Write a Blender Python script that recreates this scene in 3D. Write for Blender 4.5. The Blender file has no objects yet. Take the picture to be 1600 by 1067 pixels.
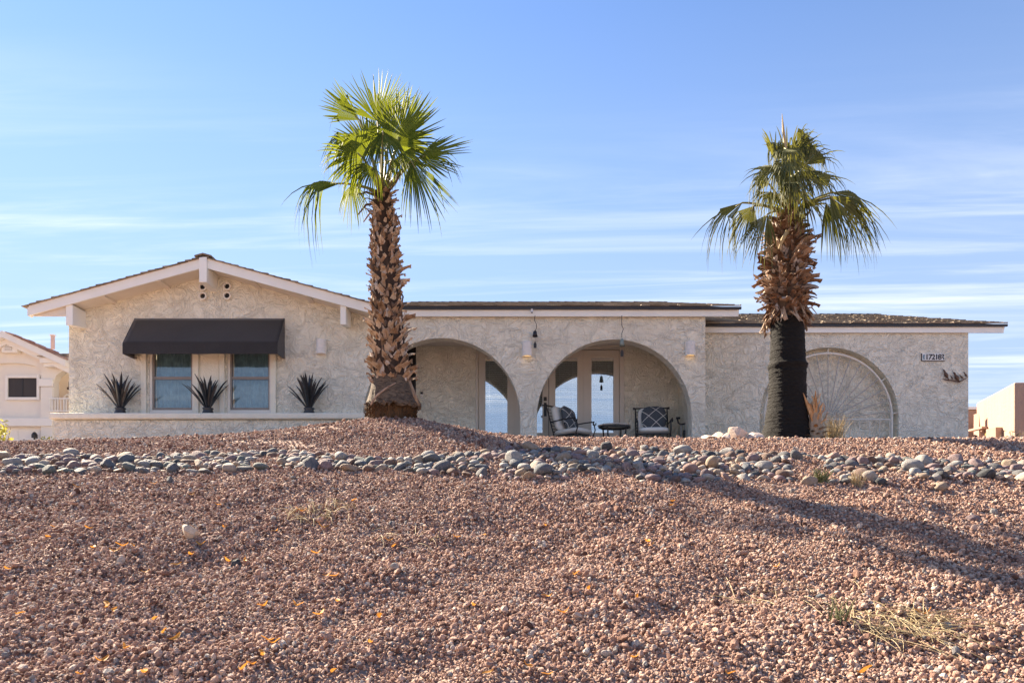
import bpy, bmesh, math, random
import numpy as np
from mathutils import Vector, Matrix, Euler
from mathutils.geometry import tessellate_polygon

scene = bpy.context.scene
COL = scene.collection
rad = math.radians
random.seed(11)

# ------------------------------------------------------------------ camera
F, CX, HY = 1150.0, 800.0, 840.0        # focal length, centre column and horizon row of the photo, in its pixels
cam_data = bpy.data.cameras.new('camera')
cam = bpy.data.objects.new('camera', cam_data)
COL.objects.link(cam)
cam.location = (0, 0, 0)
cam.rotation_euler = (math.pi / 2, 0, 0)
cam_data.sensor_width = 36
cam_data.lens = 36 * F / 1600
cam_data.shift_y = (HY - 533.5) / 1600
cam_data.clip_start = 0.05
cam_data.clip_end = 6000
scene.camera = cam

# ------------------------------------------------------------------ sky, sun, exposure
SUN_ELEV, SUN_AZ = 36.0, -48.6           # azimuth clockwise from +Y
world = bpy.data.worlds.new('World')
scene.world = world
world.use_nodes = True
wt = world.node_tree
bg = wt.nodes['Background']
sky = wt.nodes.new('ShaderNodeTexSky')
sky.sky_type = 'NISHITA'
sky.sun_disc = False
sky.sun_elevation = rad(SUN_ELEV)
sky.sun_rotation = rad(SUN_AZ % 360)
sky.air_density = 1.0
sky.dust_density = 0.0
sky.ozone_density = 3.6
bg.inputs['Strength'].default_value = 0.054

def wnode(t, **kw):
    n = wt.nodes.new(t)
    for k, v in kw.items():
        setattr(n, k, v)
    return n
def wmath(op, a, b=None, clamp=False):
    n = wnode('ShaderNodeMath', operation=op, use_clamp=clamp)
    for i, v in enumerate((a, b)):
        if v is None:
            continue
        if hasattr(v, 'links'):
            wt.links.new(v, n.inputs[i])
        else:
            n.inputs[i].default_value = v
    return n.outputs[0]
tc = wnode('ShaderNodeTexCoord')
sep = wnode('ShaderNodeSeparateXYZ')
wt.links.new(tc.outputs['Generated'], sep.inputs[0])
zc = wmath('MAXIMUM', sep.outputs[2], 0.03)
u = wmath('DIVIDE', sep.outputs[0], zc)
v = wmath('DIVIDE', sep.outputs[1], zc)
def cirrus(su, sv, off, scale, lo, hi, detail=6, dist=0.6, rough=.55, tilt=0.0):
    comb = wnode('ShaderNodeCombineXYZ')
    vv = wmath('ADD', v, wmath('MULTIPLY', u, tilt))
    wt.links.new(wmath('MULTIPLY', u, su), comb.inputs[0])
    wt.links.new(wmath('ADD', wmath('MULTIPLY', vv, sv), off), comb.inputs[1])
    n = wnode('ShaderNodeTexNoise')
    n.inputs['Scale'].default_value = scale
    n.inputs['Detail'].default_value = detail
    n.inputs['Roughness'].default_value = rough
    n.inputs['Distortion'].default_value = dist
    wt.links.new(comb.outputs[0], n.inputs['Vector'])
    r = wnode('ShaderNodeMapRange')
    r.interpolation_type = 'SMOOTHSTEP'
    r.inputs['From Min'].default_value = lo
    r.inputs['From Max'].default_value = hi
    wt.links.new(n.outputs['Fac'], r.inputs['Value'])
    return r.outputs[0]
c1 = cirrus(0.20, 1.5, 15.1, 1.0, 0.46, 0.68, detail=8, dist=1.0, rough=.6, tilt=.10)
c2 = cirrus(0.5, 3.8, 29.3, 1.0, 0.48, 0.70, detail=8, dist=.8, rough=.6, tilt=.06)
veil = cirrus(0.1, 0.5, 5.7, 1.0, 0.35, 0.75, detail=3)
cl = wmath('ADD', wmath('MULTIPLY', c1, .75), wmath('MULTIPLY', c2, .45), clamp=True)
cl = wmath('ADD', cl, wmath('MULTIPLY', veil, .16), clamp=True)
low = wnode('ShaderNodeMapRange')
low.interpolation_type = 'SMOOTHSTEP'
low.inputs['From Min'].default_value = 0.54
low.inputs['From Max'].default_value = 0.25
wt.links.new(sep.outputs[2], low.inputs['Value'])
cl = wmath('MULTIPLY', cl, low.outputs[0])
cl = wmath('MULTIPLY', cl, 0.60)
mixc = wnode('ShaderNodeMix', data_type='RGBA')
wt.links.new(cl, mixc.inputs['Factor'])
hz = wnode('ShaderNodeMapRange')          # pale haze towards the horizon, the same all round
hz.inputs['From Min'].default_value = 0.58
hz.inputs['From Max'].default_value = 0.14
hz.inputs['To Max'].default_value = 0.90
wt.links.new(sep.outputs[2], hz.inputs['Value'])
mixh = wnode('ShaderNodeMix', data_type='RGBA')
wt.links.new(hz.outputs[0], mixh.inputs['Factor'])
tint = wnode('ShaderNodeMix', data_type='RGBA', blend_type='MULTIPLY')
tint.inputs['Factor'].default_value = 1.0
tint.inputs['B'].default_value = (0.97, 0.955, 1.03, 1)
wt.links.new(sky.outputs[0], tint.inputs['A'])
wt.links.new(tint.outputs['Result'], mixh.inputs['A'])
mixh.inputs['B'].default_value = (2.15, 2.85, 4.05, 1)
wt.links.new(mixh.outputs['Result'], mixc.inputs['A'])
mixc.inputs['B'].default_value = (5.6, 5.75, 6.0, 1)
wt.links.new(mixc.outputs['Result'], bg.inputs['Color'])

sl = bpy.data.lights.new('sun', 'SUN')
sl.energy = 4.8
sl.angle = rad(0.6)
sl.color = (1.0, 0.84, 0.64)
sun = bpy.data.objects.new('sun', sl)
COL.objects.link(sun)
to_sun = Vector((math.sin(rad(SUN_AZ)) * math.cos(rad(SUN_ELEV)), math.cos(rad(SUN_AZ)) * math.cos(rad(SUN_ELEV)), math.sin(rad(SUN_ELEV))))
sun.rotation_euler = to_sun.to_track_quat('Z', 'Y').to_euler()
sun.location = to_sun * 60

vs = scene.view_settings
vs.view_transform = 'Standard'
vs.look = 'None'
vs.gamma = 1
vs.use_curve_mapping = False
vs.exposure = 2.12
scene.cycles.max_bounces = 8
scene.cycles.diffuse_bounces = 4
scene.cycles.glossy_bounces = 4
scene.cycles.transparent_max_bounces = 12

# ------------------------------------------------------------------ helpers
def px(x, y, d):
    """point at depth d that the photo shows at pixel (x, y)"""
    return Vector(((x - CX) * d / F, d, (HY - y) * d / F))
def pX(x, d): return (x - CX) * d / F
def pZ(y, d): return (HY - y) * d / F

U, D_, L_, R_, FR, BK = Vector((0, 0, 1)), Vector((0, 0, -1)), Vector((-1, 0, 0)), Vector((1, 0, 0)), Vector((0, -1, 0)), Vector((0, 1, 0))
class MB:
    def __init__(self):
        self.v, self.f = [], []
    def add(self, vs_, fs_):
        n = len(self.v)
        self.v.extend([tuple(p) for p in vs_])
        self.f.extend([tuple(i + n for i in f) for f in fs_])
        return self
    def box(self, x0, x1, y0, y1, z0, z1):
        return self.add([(x0, y0, z0), (x1, y0, z0), (x1, y1, z0), (x0, y1, z0), (x0, y0, z1), (x1, y0, z1), (x1, y1, z1), (x0, y1, z1)],
                        [(0, 3, 2, 1), (4, 5, 6, 7), (0, 1, 5, 4), (1, 2, 6, 5), (2, 3, 7, 6), (3, 0, 4, 7)])
    def hexa(self, bottom, top):
        """four bottom corners and four top corners, both counter-clockwise from above"""
        return self.add(list(bottom) + list(top), [(3, 2, 1, 0), (4, 5, 6, 7), (0, 1, 5, 4), (1, 2, 6, 5), (2, 3, 7, 6), (3, 0, 4, 7)])
    def plate(self, loops, y0, y1):
        """solid between y0 (front) and y1 from XZ loops (first outline, the rest holes)"""
        flat = [p for lp in loops for p in lp]
        tris = tessellate_polygon([[Vector((p[0], p[1], 0)) for p in lp] for lp in loops])
        n = len(flat)
        vv = [(p[0], y0, p[1]) for p in flat] + [(p[0], y1, p[1]) for p in flat]
        ff = []
        for t in tris:
            a, b, c = [flat[i] for i in t]
            cr = (b[0] - a[0]) * (c[1] - a[1]) - (b[1] - a[1]) * (c[0] - a[0])
            t = tuple(t) if cr > 0 else (t[0], t[2], t[1])
            ff.append(t)
            ff.append((t[0] + n, t[2] + n, t[1] + n))
        o = 0
        for k, lp in enumerate(loops):
            m = len(lp)
            area = sum(lp[i][0] * lp[(i + 1) % m][1] - lp[(i + 1) % m][0] * lp[i][1] for i in range(m))
            ccw = (area > 0) == (k == 0)
            for i in range(m):
                a, b = o + i, o + (i + 1) % m
                ff.append((b, a, a + n, b + n) if ccw else (a, b, b + n, a + n))
            o += m
        return self.add(vv, ff)
    def tube(self, pts, r, n=8, cap=True):
        pts = [Vector(p) for p in pts]
        rs = r if isinstance(r, (list, tuple)) else [r] * len(pts)
        vv, ff = [], []
        ref = None
        for i, p in enumerate(pts):
            t = (pts[min(i + 1, len(pts) - 1)] - pts[max(i - 1, 0)])
            t = t.normalized() if t.length > 1e-9 else Vector((0, 0, 1))
            if ref is None:
                ref = Vector((1, 0, 0)) if abs(t.x) < .8 else Vector((0, 1, 0))
            a = (ref - t * ref.dot(t)).normalized()
            b = t.cross(a)
            ref = a
            for k in range(n):
                th = 2 * math.pi * k / n
                vv.append(p + (a * math.cos(th) + b * math.sin(th)) * rs[i])
        for i in range(len(pts) - 1):
            for k in range(n):
                k2 = (k + 1) % n
                ff.append((i * n + k, i * n + k2, (i + 1) * n + k2, (i + 1) * n + k))
        if cap:
            ff.append(tuple(reversed(range(n))))
            ff.append(tuple(range((len(pts) - 1) * n, len(pts) * n)))
        return self.add(vv, ff)
    def lathe(self, prof, c=(0, 0, 0), n=24, a0=0.0, a1=2 * math.pi):
        full = abs(a1 - a0 - 2 * math.pi) < 1e-6
        m = n if full else n + 1
        vv, ff = [], []
        for (r, z) in prof:
            for k in range(m):
                th = a0 + (a1 - a0) * k / n
                vv.append((c[0] + r * math.cos(th), c[1] + r * math.sin(th), c[2] + z))
        for i in range(len(prof) - 1):
            for k in range(n):
                k2 = (k + 1) % m
                ff.append((i * m + k, i * m + k2, (i + 1) * m + k2, (i + 1) * m + k))
        return self.add(vv, ff)
    def cushion(self, c, s, M=None, e=.38, nu=28, nv=16):
        vv, ff = [], []
        sg = lambda w, p: math.copysign(abs(w) ** p, w)
        for j in range(nv + 1):
            ph = -math.pi / 2 + math.pi * j / nv
            for i in range(nu):
                th = 2 * math.pi * i / nu
                p = Vector((sg(math.cos(ph), e * 1.3) * sg(math.cos(th), e) * s[0] / 2, sg(math.cos(ph), e * 1.3) * sg(math.sin(th), e) * s[1] / 2, sg(math.sin(ph), .75) * s[2] / 2))
                if M:
                    p = M @ p
                vv.append(p + Vector(c))
        for j in range(nv):
            for i in range(nu):
                i2 = (i + 1) % nu
                ff.append((j * nu + i, j * nu + i2, (j + 1) * nu + i2, (j + 1) * nu + i))
        return self.add(vv, ff)
    def mesh(self, name, mat=None, smooth=False):
        me = bpy.data.meshes.new(name)
        me.from_pydata(self.v, [], self.f)
        if mat:
            me.materials.append(mat)
        if smooth:
            me.polygons.foreach_set('use_smooth', [True] * len(me.polygons))
        me.update()
        return me
    def build(self, name, mat, parent=None, smooth=False, bevel=0, label=None, local=False):
        o = bpy.data.objects.new(name, self.mesh(name, mat, smooth))
        COL.objects.link(o)
        if parent is not None:
            o.parent = parent
            if not local and parent.type == 'EMPTY':
                o.matrix_parent_inverse = Matrix.Translation(-parent.location)
        if bevel:
            b = o.modifiers.new('bevel', 'BEVEL')
            b.width = bevel
            b.segments = 2
            b.limit_method = 'ANGLE'
        if label:
            o['label'] = label
        return o

def link(name, me, parent=None, M=None, world_parent=True):
    o = bpy.data.objects.new(name, me)
    COL.objects.link(o)
    if parent is not None:
        o.parent = parent
        if world_parent and parent.type == 'EMPTY':
            o.matrix_parent_inverse = Matrix.Translation(-parent.location)
    if M is not None:
        o.matrix_basis = M
    return o
def tag(o, label=None, cat=None, group=None, kind=None):
    if label: o['label'] = label
    if cat: o['category'] = cat
    if group: o['group'] = group
    if kind: o['kind'] = kind
    return o
def thing(name, loc, label, cat, group=None, rz=0):
    o = bpy.data.objects.new(name, None)
    COL.objects.link(o)
    o.empty_display_size = .1
    o.location = loc
    o.rotation_euler = (0, 0, rz)
    return tag(o, label, cat, group)

# ------------------------------------------------------------------ materials
class N:
    """small wrapper for building a node material"""
    def __init__(self, name):
        self.m = bpy.data.materials.new(name)
        self.m.use_nodes = True
        self.t = self.m.node_tree
        self.b = self.t.nodes['Principled BSDF']
        self.out = self.t.nodes['Material Output']
    def n(self, t, ins=None, **kw):
        nd = self.t.nodes.new(t)
        for k, v_ in kw.items():
            setattr(nd, k, v_)
        for k, v_ in (ins or {}).items():
            if hasattr(v_, 'links'):
                self.t.links.new(v_, nd.inputs[k])
            else:
                nd.inputs[k].default_value = v_
        return nd
    def l(self, a, b):
        self.t.links.new(a, b)
    def coord(self, kind='Object'):
        return self.n('ShaderNodeTexCoord').outputs[kind]
    def noise(self, vec, scale, detail=4, rough=.55, dist=0, **kw):
        return self.n('ShaderNodeTexNoise', {'Vector': vec, 'Scale': scale, 'Detail': detail, 'Roughness': rough, 'Distortion': dist}, **kw).outputs['Fac']
    def ramp(self, fac, stops, interp='LINEAR'):
        r = self.n('ShaderNodeValToRGB', {'Fac': fac})
        r.color_ramp.interpolation = interp
        el = r.color_ramp.elements
        while len(el) < len(stops):
            el.new(.5)
        for e, (p, c) in zip(el, stops):
            e.position = p
            e.color = (*c, 1) if len(c) == 3 else c
        return r.outputs['Color']
    def mix(self, fac, a, b, mode='MIX'):
        nd = self.n('ShaderNodeMix', data_type='RGBA', blend_type=mode)
        for k, v_ in (('Factor', fac), ('A', a), ('B', b)):
            if hasattr(v_, 'links'):
                self.t.links.new(v_, nd.inputs[k])
            else:
                nd.inputs[k].default_value = v_ if k == 'Factor' else ((*v_, 1) if len(v_) == 3 else v_)
        return nd.outputs['Result']
    def bump(self, h, strength, dist, normal=None):
        nd = self.n('ShaderNodeBump', {'Height': h, 'Strength': strength, 'Distance': dist})
        if normal is not None:
            self.l(normal, nd.inputs['Normal'])
        return nd.outputs['Normal']

def plain(name, col, rough=.7, var=.12, scale=8, bump=0, bscale=60, metal=0, spec=.5):
    k = N(name)
    co = k.coord()
    n = k.noise(co, scale, 5)
    a = tuple(max(0, c * (1 - var)) for c in col)
    b = tuple(min(1, c * (1 + var)) for c in col)
    k.l(k.ramp(n, [(.25, a), (.75, b)]), k.b.inputs['Base Color'])
    k.b.inputs['Roughness'].default_value = rough
    k.b.inputs['Metallic'].default_value = metal
    k.b.inputs['Specular IOR Level'].default_value = spec
    if bump:
        k.l(k.bump(k.noise(co, bscale, 4), bump, .01), k.b.inputs['Normal'])
    return k.m

def stucco(name, col, strength=.85, scale=2.7, relief_shade=.2):
    k = N(name)
    co = k.coord()
    w1 = k.n('ShaderNodeTexNoise', {'Vector': co, 'Scale': 2.3, 'Detail': 2.0})
    warp = k.n('ShaderNodeVectorMath', {0: w1.outputs['Color'], 1: (.9, .9, .9)}, operation='MULTIPLY')
    p = k.n('ShaderNodeVectorMath', {0: co, 1: warp.outputs[0]}, operation='ADD').outputs[0]
    ridge = k.n('ShaderNodeTexNoise', {'Vector': p, 'Scale': scale, 'Detail': 3.0, 'Roughness': .5, 'Distortion': .9}, noise_type='RIDGED_MULTIFRACTAL').outputs['Fac']
    flow = k.noise(p, scale * 2.3, 3, .45, 2.6)
    fine = k.noise(co, 70, 4, .6)
    h = k.n('ShaderNodeMath', {0: k.n('ShaderNodeMath', {0: ridge, 1: .28}, operation='MULTIPLY').outputs[0], 1: k.n('ShaderNodeMath', {0: flow, 1: 1.1}, operation='MULTIPLY').outputs[0]}, operation='ADD').outputs[0]
    h2 = k.n('ShaderNodeMath', {0: h, 1: k.n('ShaderNodeMath', {0: fine, 1: .05}, operation='MULTIPLY').outputs[0]}, operation='ADD').outputs[0]
    big = k.noise(co, .8, 4, .6)
    dark = tuple(c * (1 - relief_shade * 1.5) for c in col)
    st_ = k.n('ShaderNodeMapping', {'Vector': co, 'Scale': (3.5, 3.5, .35)})
    drip = k.noise(st_.outputs[0], 1.5, 5, .65)
    c1 = k.ramp(big, [(.3, tuple(c * .94 for c in col)), (.7, col)])
    c1 = k.mix(.5, c1, k.ramp(drip, [(.32, (.86, .84, .81)), (.55, (1, 1, 1))]), 'MULTIPLY')
    cav = k.ramp(h, [(.45, (1, 1, 1)), (.95, (0, 0, 0))])  # shade in the hollows of the stucco relief, painted into the base colour
    c2 = k.mix(k.n('ShaderNodeMath', {0: cav, 1: .26}, operation='MULTIPLY').outputs[0], c1, dark)
    k.l(c2, k.b.inputs['Base Color'])
    k.b.inputs['Roughness'].default_value = .92
    k.b.inputs['Specular IOR Level'].default_value = .2
    k.l(k.bump(h2, strength, .085), k.b.inputs['Normal'])
    return k.m

M = {}
M['stucco'] = stucco('cream_stucco', (.92, .885, .745))
M['stucco_fine'] = stucco('smooth_stucco', (.92, .885, .745), strength=.35, scale=5, relief_shade=.08)
M['trim'] = plain('cream_trim_paint', (.80, .76, .68), .6, .04, 3, .15, 30)
M['fascia'] = plain('white_fascia_paint', (.87, .875, .82), .55, .04, 2, .1, 25)
M['soffit'] = plain('soffit_paint', (.74, .68, .58), .7, .05, 3, .2, 20)
M['drip'] = plain('dark_drip_edge', (.035, .033, .035), .5, .2, 6)
M['black_metal'] = plain('black_iron', (.018, .018, .02), .45, .25, 20, .2, 80)
M['dark'] = plain('dark_screen', (.012, .012, .013), .7, .2, 30)
M['door_paint'] = plain('greige_door_paint', (.60, .56, .49), .5, .03, 3)
M['bronze'] = plain('bronze_frame', (.26, .22, .19), .4, .08, 10)
M['blind'] = plain('blind_slat', (.80, .80, .78), .5, .04, 4)
M['curtain'] = plain('blue_grey_curtain', (.40, .52, .57), .9, .25, 9)
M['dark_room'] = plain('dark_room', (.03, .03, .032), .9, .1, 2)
M['concrete'] = plain('porch_concrete', (.42, .39, .35), .85, .1, 4, .3, 50)
M['cushion'] = plain('pale_cushion_fabric', (.78, .77, .72), .9, .05, 20, .2, 200)
M['stone_top'] = plain('pale_stone_top', (.50, .47, .41), .6, .15, 18)
M['iron_grey'] = plain('cream_painted_iron', (.72, .68, .59), .55, .06, 8)
M['iron_dark'] = plain('weathered_grey_iron', (.44, .41, .36), .6, .12, 12)
M['white_metal'] = plain('white_lamp_metal', (.78, .77, .74), .45, .03, 5)
M['brass_old'] = plain('verdigris_bell', (.22, .27, .25), .5, .2, 20)
M['copper'] = plain('rusty_metal', (.12, .065, .04), .6, .3, 14)
M['pipe'] = plain('galvanised_pipe', (.33, .32, .30), .45, .15, 20)

def awning_mat():
    k = N('black_awning_canvas')
    co = k.coord()
    n = k.noise(co, 130, 3, .7)
    b = k.noise(co, 3, 4)
    c = k.ramp(n, [(.3, (.008, .0075, .008)), (.75, (.05, .045, .043))])
    c = k.mix(.35, c, k.ramp(b, [(.3, (.013, .012, .013)), (.7, (.036, .033, .033))]))
    k.l(c, k.b.inputs['Base Color'])
    k.b.inputs['Roughness'].default_value = .85
    k.b.inputs['Sheen Weight'].default_value = .25
    k.l(k.bump(n, .4, .004), k.b.inputs['Normal'])
    return k.m
M['awning'] = awning_mat()

def glass_mat(name, tint, refl):
    k = N(name)
    tr = k.n('ShaderNodeBsdfTransparent', {'Color': (*tint, 1)})
    gl = k.n('ShaderNodeBsdfGlossy', {'Color': (.92, .96, 1, 1), 'Roughness': .0})
    fr = k.n('ShaderNodeLayerWeight', {'Blend': .25})
    f = k.n('ShaderNodeMath', {0: fr.outputs['Fresnel'], 1: refl}, operation='ADD', use_clamp=True).outputs[0]
    co = k.coord()
    nb = k.bump(k.noise(co, 1.6, 2), .04, .01)
    k.l(nb, gl.inputs['Normal'])
    mx = k.n('ShaderNodeMixShader', {0: f, 1: tr.outputs[0], 2: gl.outputs[0]})
    k.l(mx.outputs[0], k.out.inputs['Surface'])
    return k.m
M['glass'] = glass_mat('reflective_door_glass', (.86, .88, .9), .40)
M['win_glass'] = glass_mat('window_glass', (.78, .84, .86), .07)

def emit_mat(name, col, s):
    k = N(name)
    k.b.inputs['Base Color'].default_value = (*col, 1)
    k.b.inputs['Emission Color'].default_value = (*col, 1)
    k.b.inputs['Emission Strength'].default_value = s
    return k.m
M['bulb'] = emit_mat('warm_bulb', (1, .60, .2), .55)

def shingle_mat(name, stops):
    k = N(name)
    g = k.n('ShaderNodeNewGeometry')
    co = k.coord()
    c = k.ramp(g.outputs['Random Per Island'], stops)
    n = k.noise(co, 90, 3, .7)
    c = k.mix(.5, c, k.ramp(n, [(.35, (.5, .5, .5)), (.7, (1.25, 1.22, 1.18))]), 'MULTIPLY')
    k.l(c, k.b.inputs['Base Color'])
    k.b.inputs['Roughness'].default_value = .95
    k.l(k.bump(n, .6, .01), k.b.inputs['Normal'])
    return k.m
M['shingle'] = shingle_mat('brown_asphalt_shingle', [(0, (.18, .14, .105)), (.4, (.27, .215, .16)), (.75, (.34, .28, .21)), (1, (.40, .34, .265))])
M['roof_tile'] = shingle_mat('pink_clay_tile', [(0, (.36, .19, .14)), (.5, (.45, .27, .21)), (1, (.50, .36, .30))])

def gravel_mat():
    k = N('pink_brown_gravel')
    oi = k.n('ShaderNodeObjectInfo')
    co = k.coord()
    c = k.ramp(oi.outputs['Random'], [(0, (.10, .052, .040)), (.18, (.28, .16, .118)), (.45, (.40, .252, .19)), (.72, (.52, .35, .27)), (.90, (.63, .47, .37)), (.955, (.48, .43, .38)), (.975, (.21, .212, .215)), (1, (.74, .65, .55))])
    n = k.noise(co, 2.2, 5, .65)
    c = k.mix(1, c, k.ramp(n, [(.3, (.72, .70, .70)), (.7, (1.2, 1.18, 1.15))]), 'MULTIPLY')
    k.l(c, k.b.inputs['Base Color'])
    k.b.inputs['Roughness'].default_value = .9
    k.b.inputs['Specular IOR Level'].default_value = .3
    k.l(k.bump(k.noise(co, 5, 4, .7), .45, .06), k.b.inputs['Normal'])
    return k.m
M['gravel'] = gravel_mat()

def ground_mat():
    k = N('gravel_ground')
    co = k.coord()
    vo = k.n('ShaderNodeTexVoronoi', {'Vector': co, 'Scale': 30.0})
    c = k.ramp(vo.outputs['Color'], [(0, (.13, .08, .06)), (.5, (.25, .165, .125)), (1, (.38, .27, .21))])
    n = k.noise(co, .35, 4)
    c = k.mix(.5, c, k.ramp(n, [(.3, (.26, .17, .13)), (.7, (.38, .26, .21))]))
    k.l(c, k.b.inputs['Base Color'])
    k.b.inputs['Roughness'].default_value = .95
    k.l(k.bump(vo.outputs['Distance'], .8, .03), k.b.inputs['Normal'])
    return k.m
M['ground'] = ground_mat()

DK = .86
COBBLE = {  # colour word : base colours
    'slate grey': ((.12, .12, .125), (.20, .20, .20)), 'blue grey': ((.11, .125, .145), (.17, .19, .21)), 'pale grey': ((.30, .285, .265), (.42, .40, .375)),
    'tan': ((.35, .26, .18), (.46, .36, .27)), 'mauve': ((.24, .16, .16), (.34, .25, .24)), 'brown': ((.16, .095, .07), (.25, .16, .12)),
    'cream': ((.42, .35, .28), (.54, .47, .39)), 'charcoal': ((.045, .05, .055), (.09, .095, .10)), 'greenish grey': ((.13, .155, .14), (.21, .24, .22)), 'rosy': ((.36, .22, .18), (.45, .30, .25))}
def cobble_mat(word, a, b):
    a, b = tuple(x * DK for x in a), tuple(x * DK for x in b)
    k = N(word.replace(' ', '_') + '_cobble')
    co = k.coord()
    oi = k.n('ShaderNodeObjectInfo')
    off = k.n('ShaderNodeVectorMath', {0: co, 1: k.n('ShaderNodeCombineXYZ', {0: k.n('ShaderNodeMath', {0: oi.outputs['Random'], 1: 40.0}, operation='MULTIPLY').outputs[0]}).outputs[0]}, operation='ADD').outputs[0]
    n = k.noise(off, 1.7, 7, .7, 1.2)
    c = k.ramp(n, [(.25, tuple(x * .6 for x in a)), (.45, a), (.62, b), (.8, tuple(min(1, x * 1.25) for x in b))])
    sp = k.noise(off, 30, 3, .7)
    c = k.mix(.35, c, k.ramp(sp, [(.3, tuple(x * .55 for x in a)), (.7, tuple(min(1, x * 1.5) for x in b))]))
    k.l(c, k.b.inputs['Base Color'])
    k.b.inputs['Roughness'].default_value = .75
    k.l(k.bump(sp, .6, .03), k.b.inputs['Normal'])
    return k.m
CM = {w: cobble_mat(w, *ab) for w, ab in COBBLE.items()}
M['limestone_grey'] = plain('cream_grey_limestone', (.52, .45, .36), .9, .2, 6, .8, 12)
M['limestone'] = plain('pink_cream_limestone', (.58, .46, .38), .9, .16, 5, .8, 12)

def bark_mat(name, c0, c1, c2, ring=0):
    k = N(name)
    co = k.coord()
    st = k.n('ShaderNodeMapping', {'Vector': co, 'Scale': (9, 9, 34 if ring else 2.5)})
    n = k.noise(st.outputs[0], 1.6, 6, .65, .4)
    oi = k.n('ShaderNodeObjectInfo')
    f = k.n('ShaderNodeMath', {0: k.n('ShaderNodeMath', {0: n, 1: .75}, operation='MULTIPLY').outputs[0], 1: k.n('ShaderNodeMath', {0: oi.outputs['Random'], 1: 0 if ring else .38}, operation='MULTIPLY').outputs[0]}, operation='ADD').outputs[0]
    c = k.ramp(f, [(.28, c0), (.5, c1), (.75, c2)])
    k.l(c, k.b.inputs['Base Color'])
    k.b.inputs['Roughness'].default_value = .85
    k.b.inputs['Specular IOR Level'].default_value = .3
    k.l(k.bump(n, .9, .03), k.b.inputs['Normal'])
    return k.m
M['boot'] = bark_mat('dry_leaf_base', (.09, .055, .033), (.34, .23, .145), (.55, .44, .33))
M['boot_dark'] = bark_mat('dark_leaf_base', (.055, .03, .02), (.20, .115, .068), (.40, .30, .23))
M['core'] = bark_mat('palm_trunk_core', (.02, .013, .009), (.05, .03, .02), (.10, .065, .04))
M['black_bark'] = bark_mat('black_ringed_bark', (.005, .0045, .0045), (.013, .0115, .010), (.10, .08, .055), 1)
M['skirt'] = bark_mat('weathered_brown_bark', (.06, .042, .03), (.21, .155, .105), (.40, .32, .23), 1)
M['root'] = bark_mat('orange_brown_roots', (.03, .018, .01), (.13, .065, .025), (.26, .14, .06))
M['dead_orange'] = bark_mat('dead_orange_leaf', (.30, .14, .05), (.50, .26, .11), (.62, .42, .24))
M['dead_brown'] = bark_mat('dead_brown_leaf', (.12, .075, .045), (.26, .18, .12), (.40, .31, .22))

def leaf_mat(name, c0, c1, trans, tcol):
    k = N(name)
    co = k.coord()
    g = k.n('ShaderNodeNewGeometry')
    n = k.noise(co, 3, 4, .6)
    f = k.n('ShaderNodeMath', {0: n, 1: k.n('ShaderNodeMath', {0: g.outputs['Random Per Island'], 1: .55}, operation='MULTIPLY').outputs[0]}, operation='ADD').outputs[0]
    c = k.ramp(f, [(.45, c0), (.95, c1)])
    k.l(c, k.b.inputs['Base Color'])
    k.b.inputs['Roughness'].default_value = .6
    k.b.inputs['Specular IOR Level'].default_value = .15
    tl = k.n('ShaderNodeBsdfTranslucent', {'Color': (*tcol, 1)})
    mx = k.n('ShaderNodeMixShader', {0: trans, 1: k.b.outputs[0], 2: tl.outputs[0]})
    k.l(mx.outputs[0], k.out.inputs['Surface'])
    return k.m
M['frond'] = leaf_mat('green_palm_frond', (.018, .045, .010), (.11, .16, .04), .38, (.27, .31, .02))
M['frond2'] = leaf_mat('olive_palm_frond', (.022, .040, .014), (.17, .18, .075), .32, (.27, .26, .03))
M['petiole'] = plain('yellow_green_stalk', (.22, .20, .06), .5, .25, 6)
M['agave'] = plain('black_agave_metal', (.03, .03, .032), .32, .35, 10)
M['straw'] = leaf_mat('dry_straw', (.36, .28, .15), (.58, .47, .28), .2, (.5, .4, .2))
M['weed'] = leaf_mat('grey_green_weed', (.14, .15, .07), (.24, .24, .12), .25, (.2, .22, .08))
M['orange_leaf'] = leaf_mat('orange_fallen_leaf', (.55, .20, .03), (.66, .36, .09), .25, (.7, .3, .05))

# ------------------------------------------------------------------ ground
_rs = np.random.RandomState(5)
_lat = _rs.rand(64, 64)
def vnoise(x, y):
    xi, yi = np.floor(x).astype(int), np.floor(y).astype(int)
    fx, fy = x - xi, y - yi
    fx, fy = fx * fx * (3 - 2 * fx), fy * fy * (3 - 2 * fy)
    g = lambda a, b: _lat[a % 64, b % 64]
    return (g(xi, yi) * (1 - fx) + g(xi + 1, yi) * fx) * (1 - fy) + (g(xi, yi + 1) * (1 - fx) + g(xi + 1, yi + 1) * fx) * fy - .5
PD = np.array([-400, -5, .6, 1.5, 3.0, 3.6, 4.6, 5.53, 6.34, 7.43, 8.2, 9.0, 9.6])
PZ = np.array([-1.5, -1.5, -1.48, -1.30, -.90, -.715, -.45, -.18, .12, .555, .82, 1.055, 1.19])
_dd = np.linspace(-10, 10, 2001)
_pp = np.interp(_dd, PD, PZ)
_kk = np.hanning(61); _kk /= _kk.sum()
_pp = np.convolve(np.pad(_pp, 30, mode='edge'), _kk, mode='valid')
CPX = np.array([-300, 0, 75, 200, 350, 450, 520, 560, 600, 650, 700, 760, 815, 900, 1100, 1300, 1600, 1900])
CPY = np.array([701, 699, 694, 689, 681, 671, 663, 657.5, 653, 654, 664, 676.5, 683, 686, 688.5, 688, 687, 687])
DC = 10.5
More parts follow.
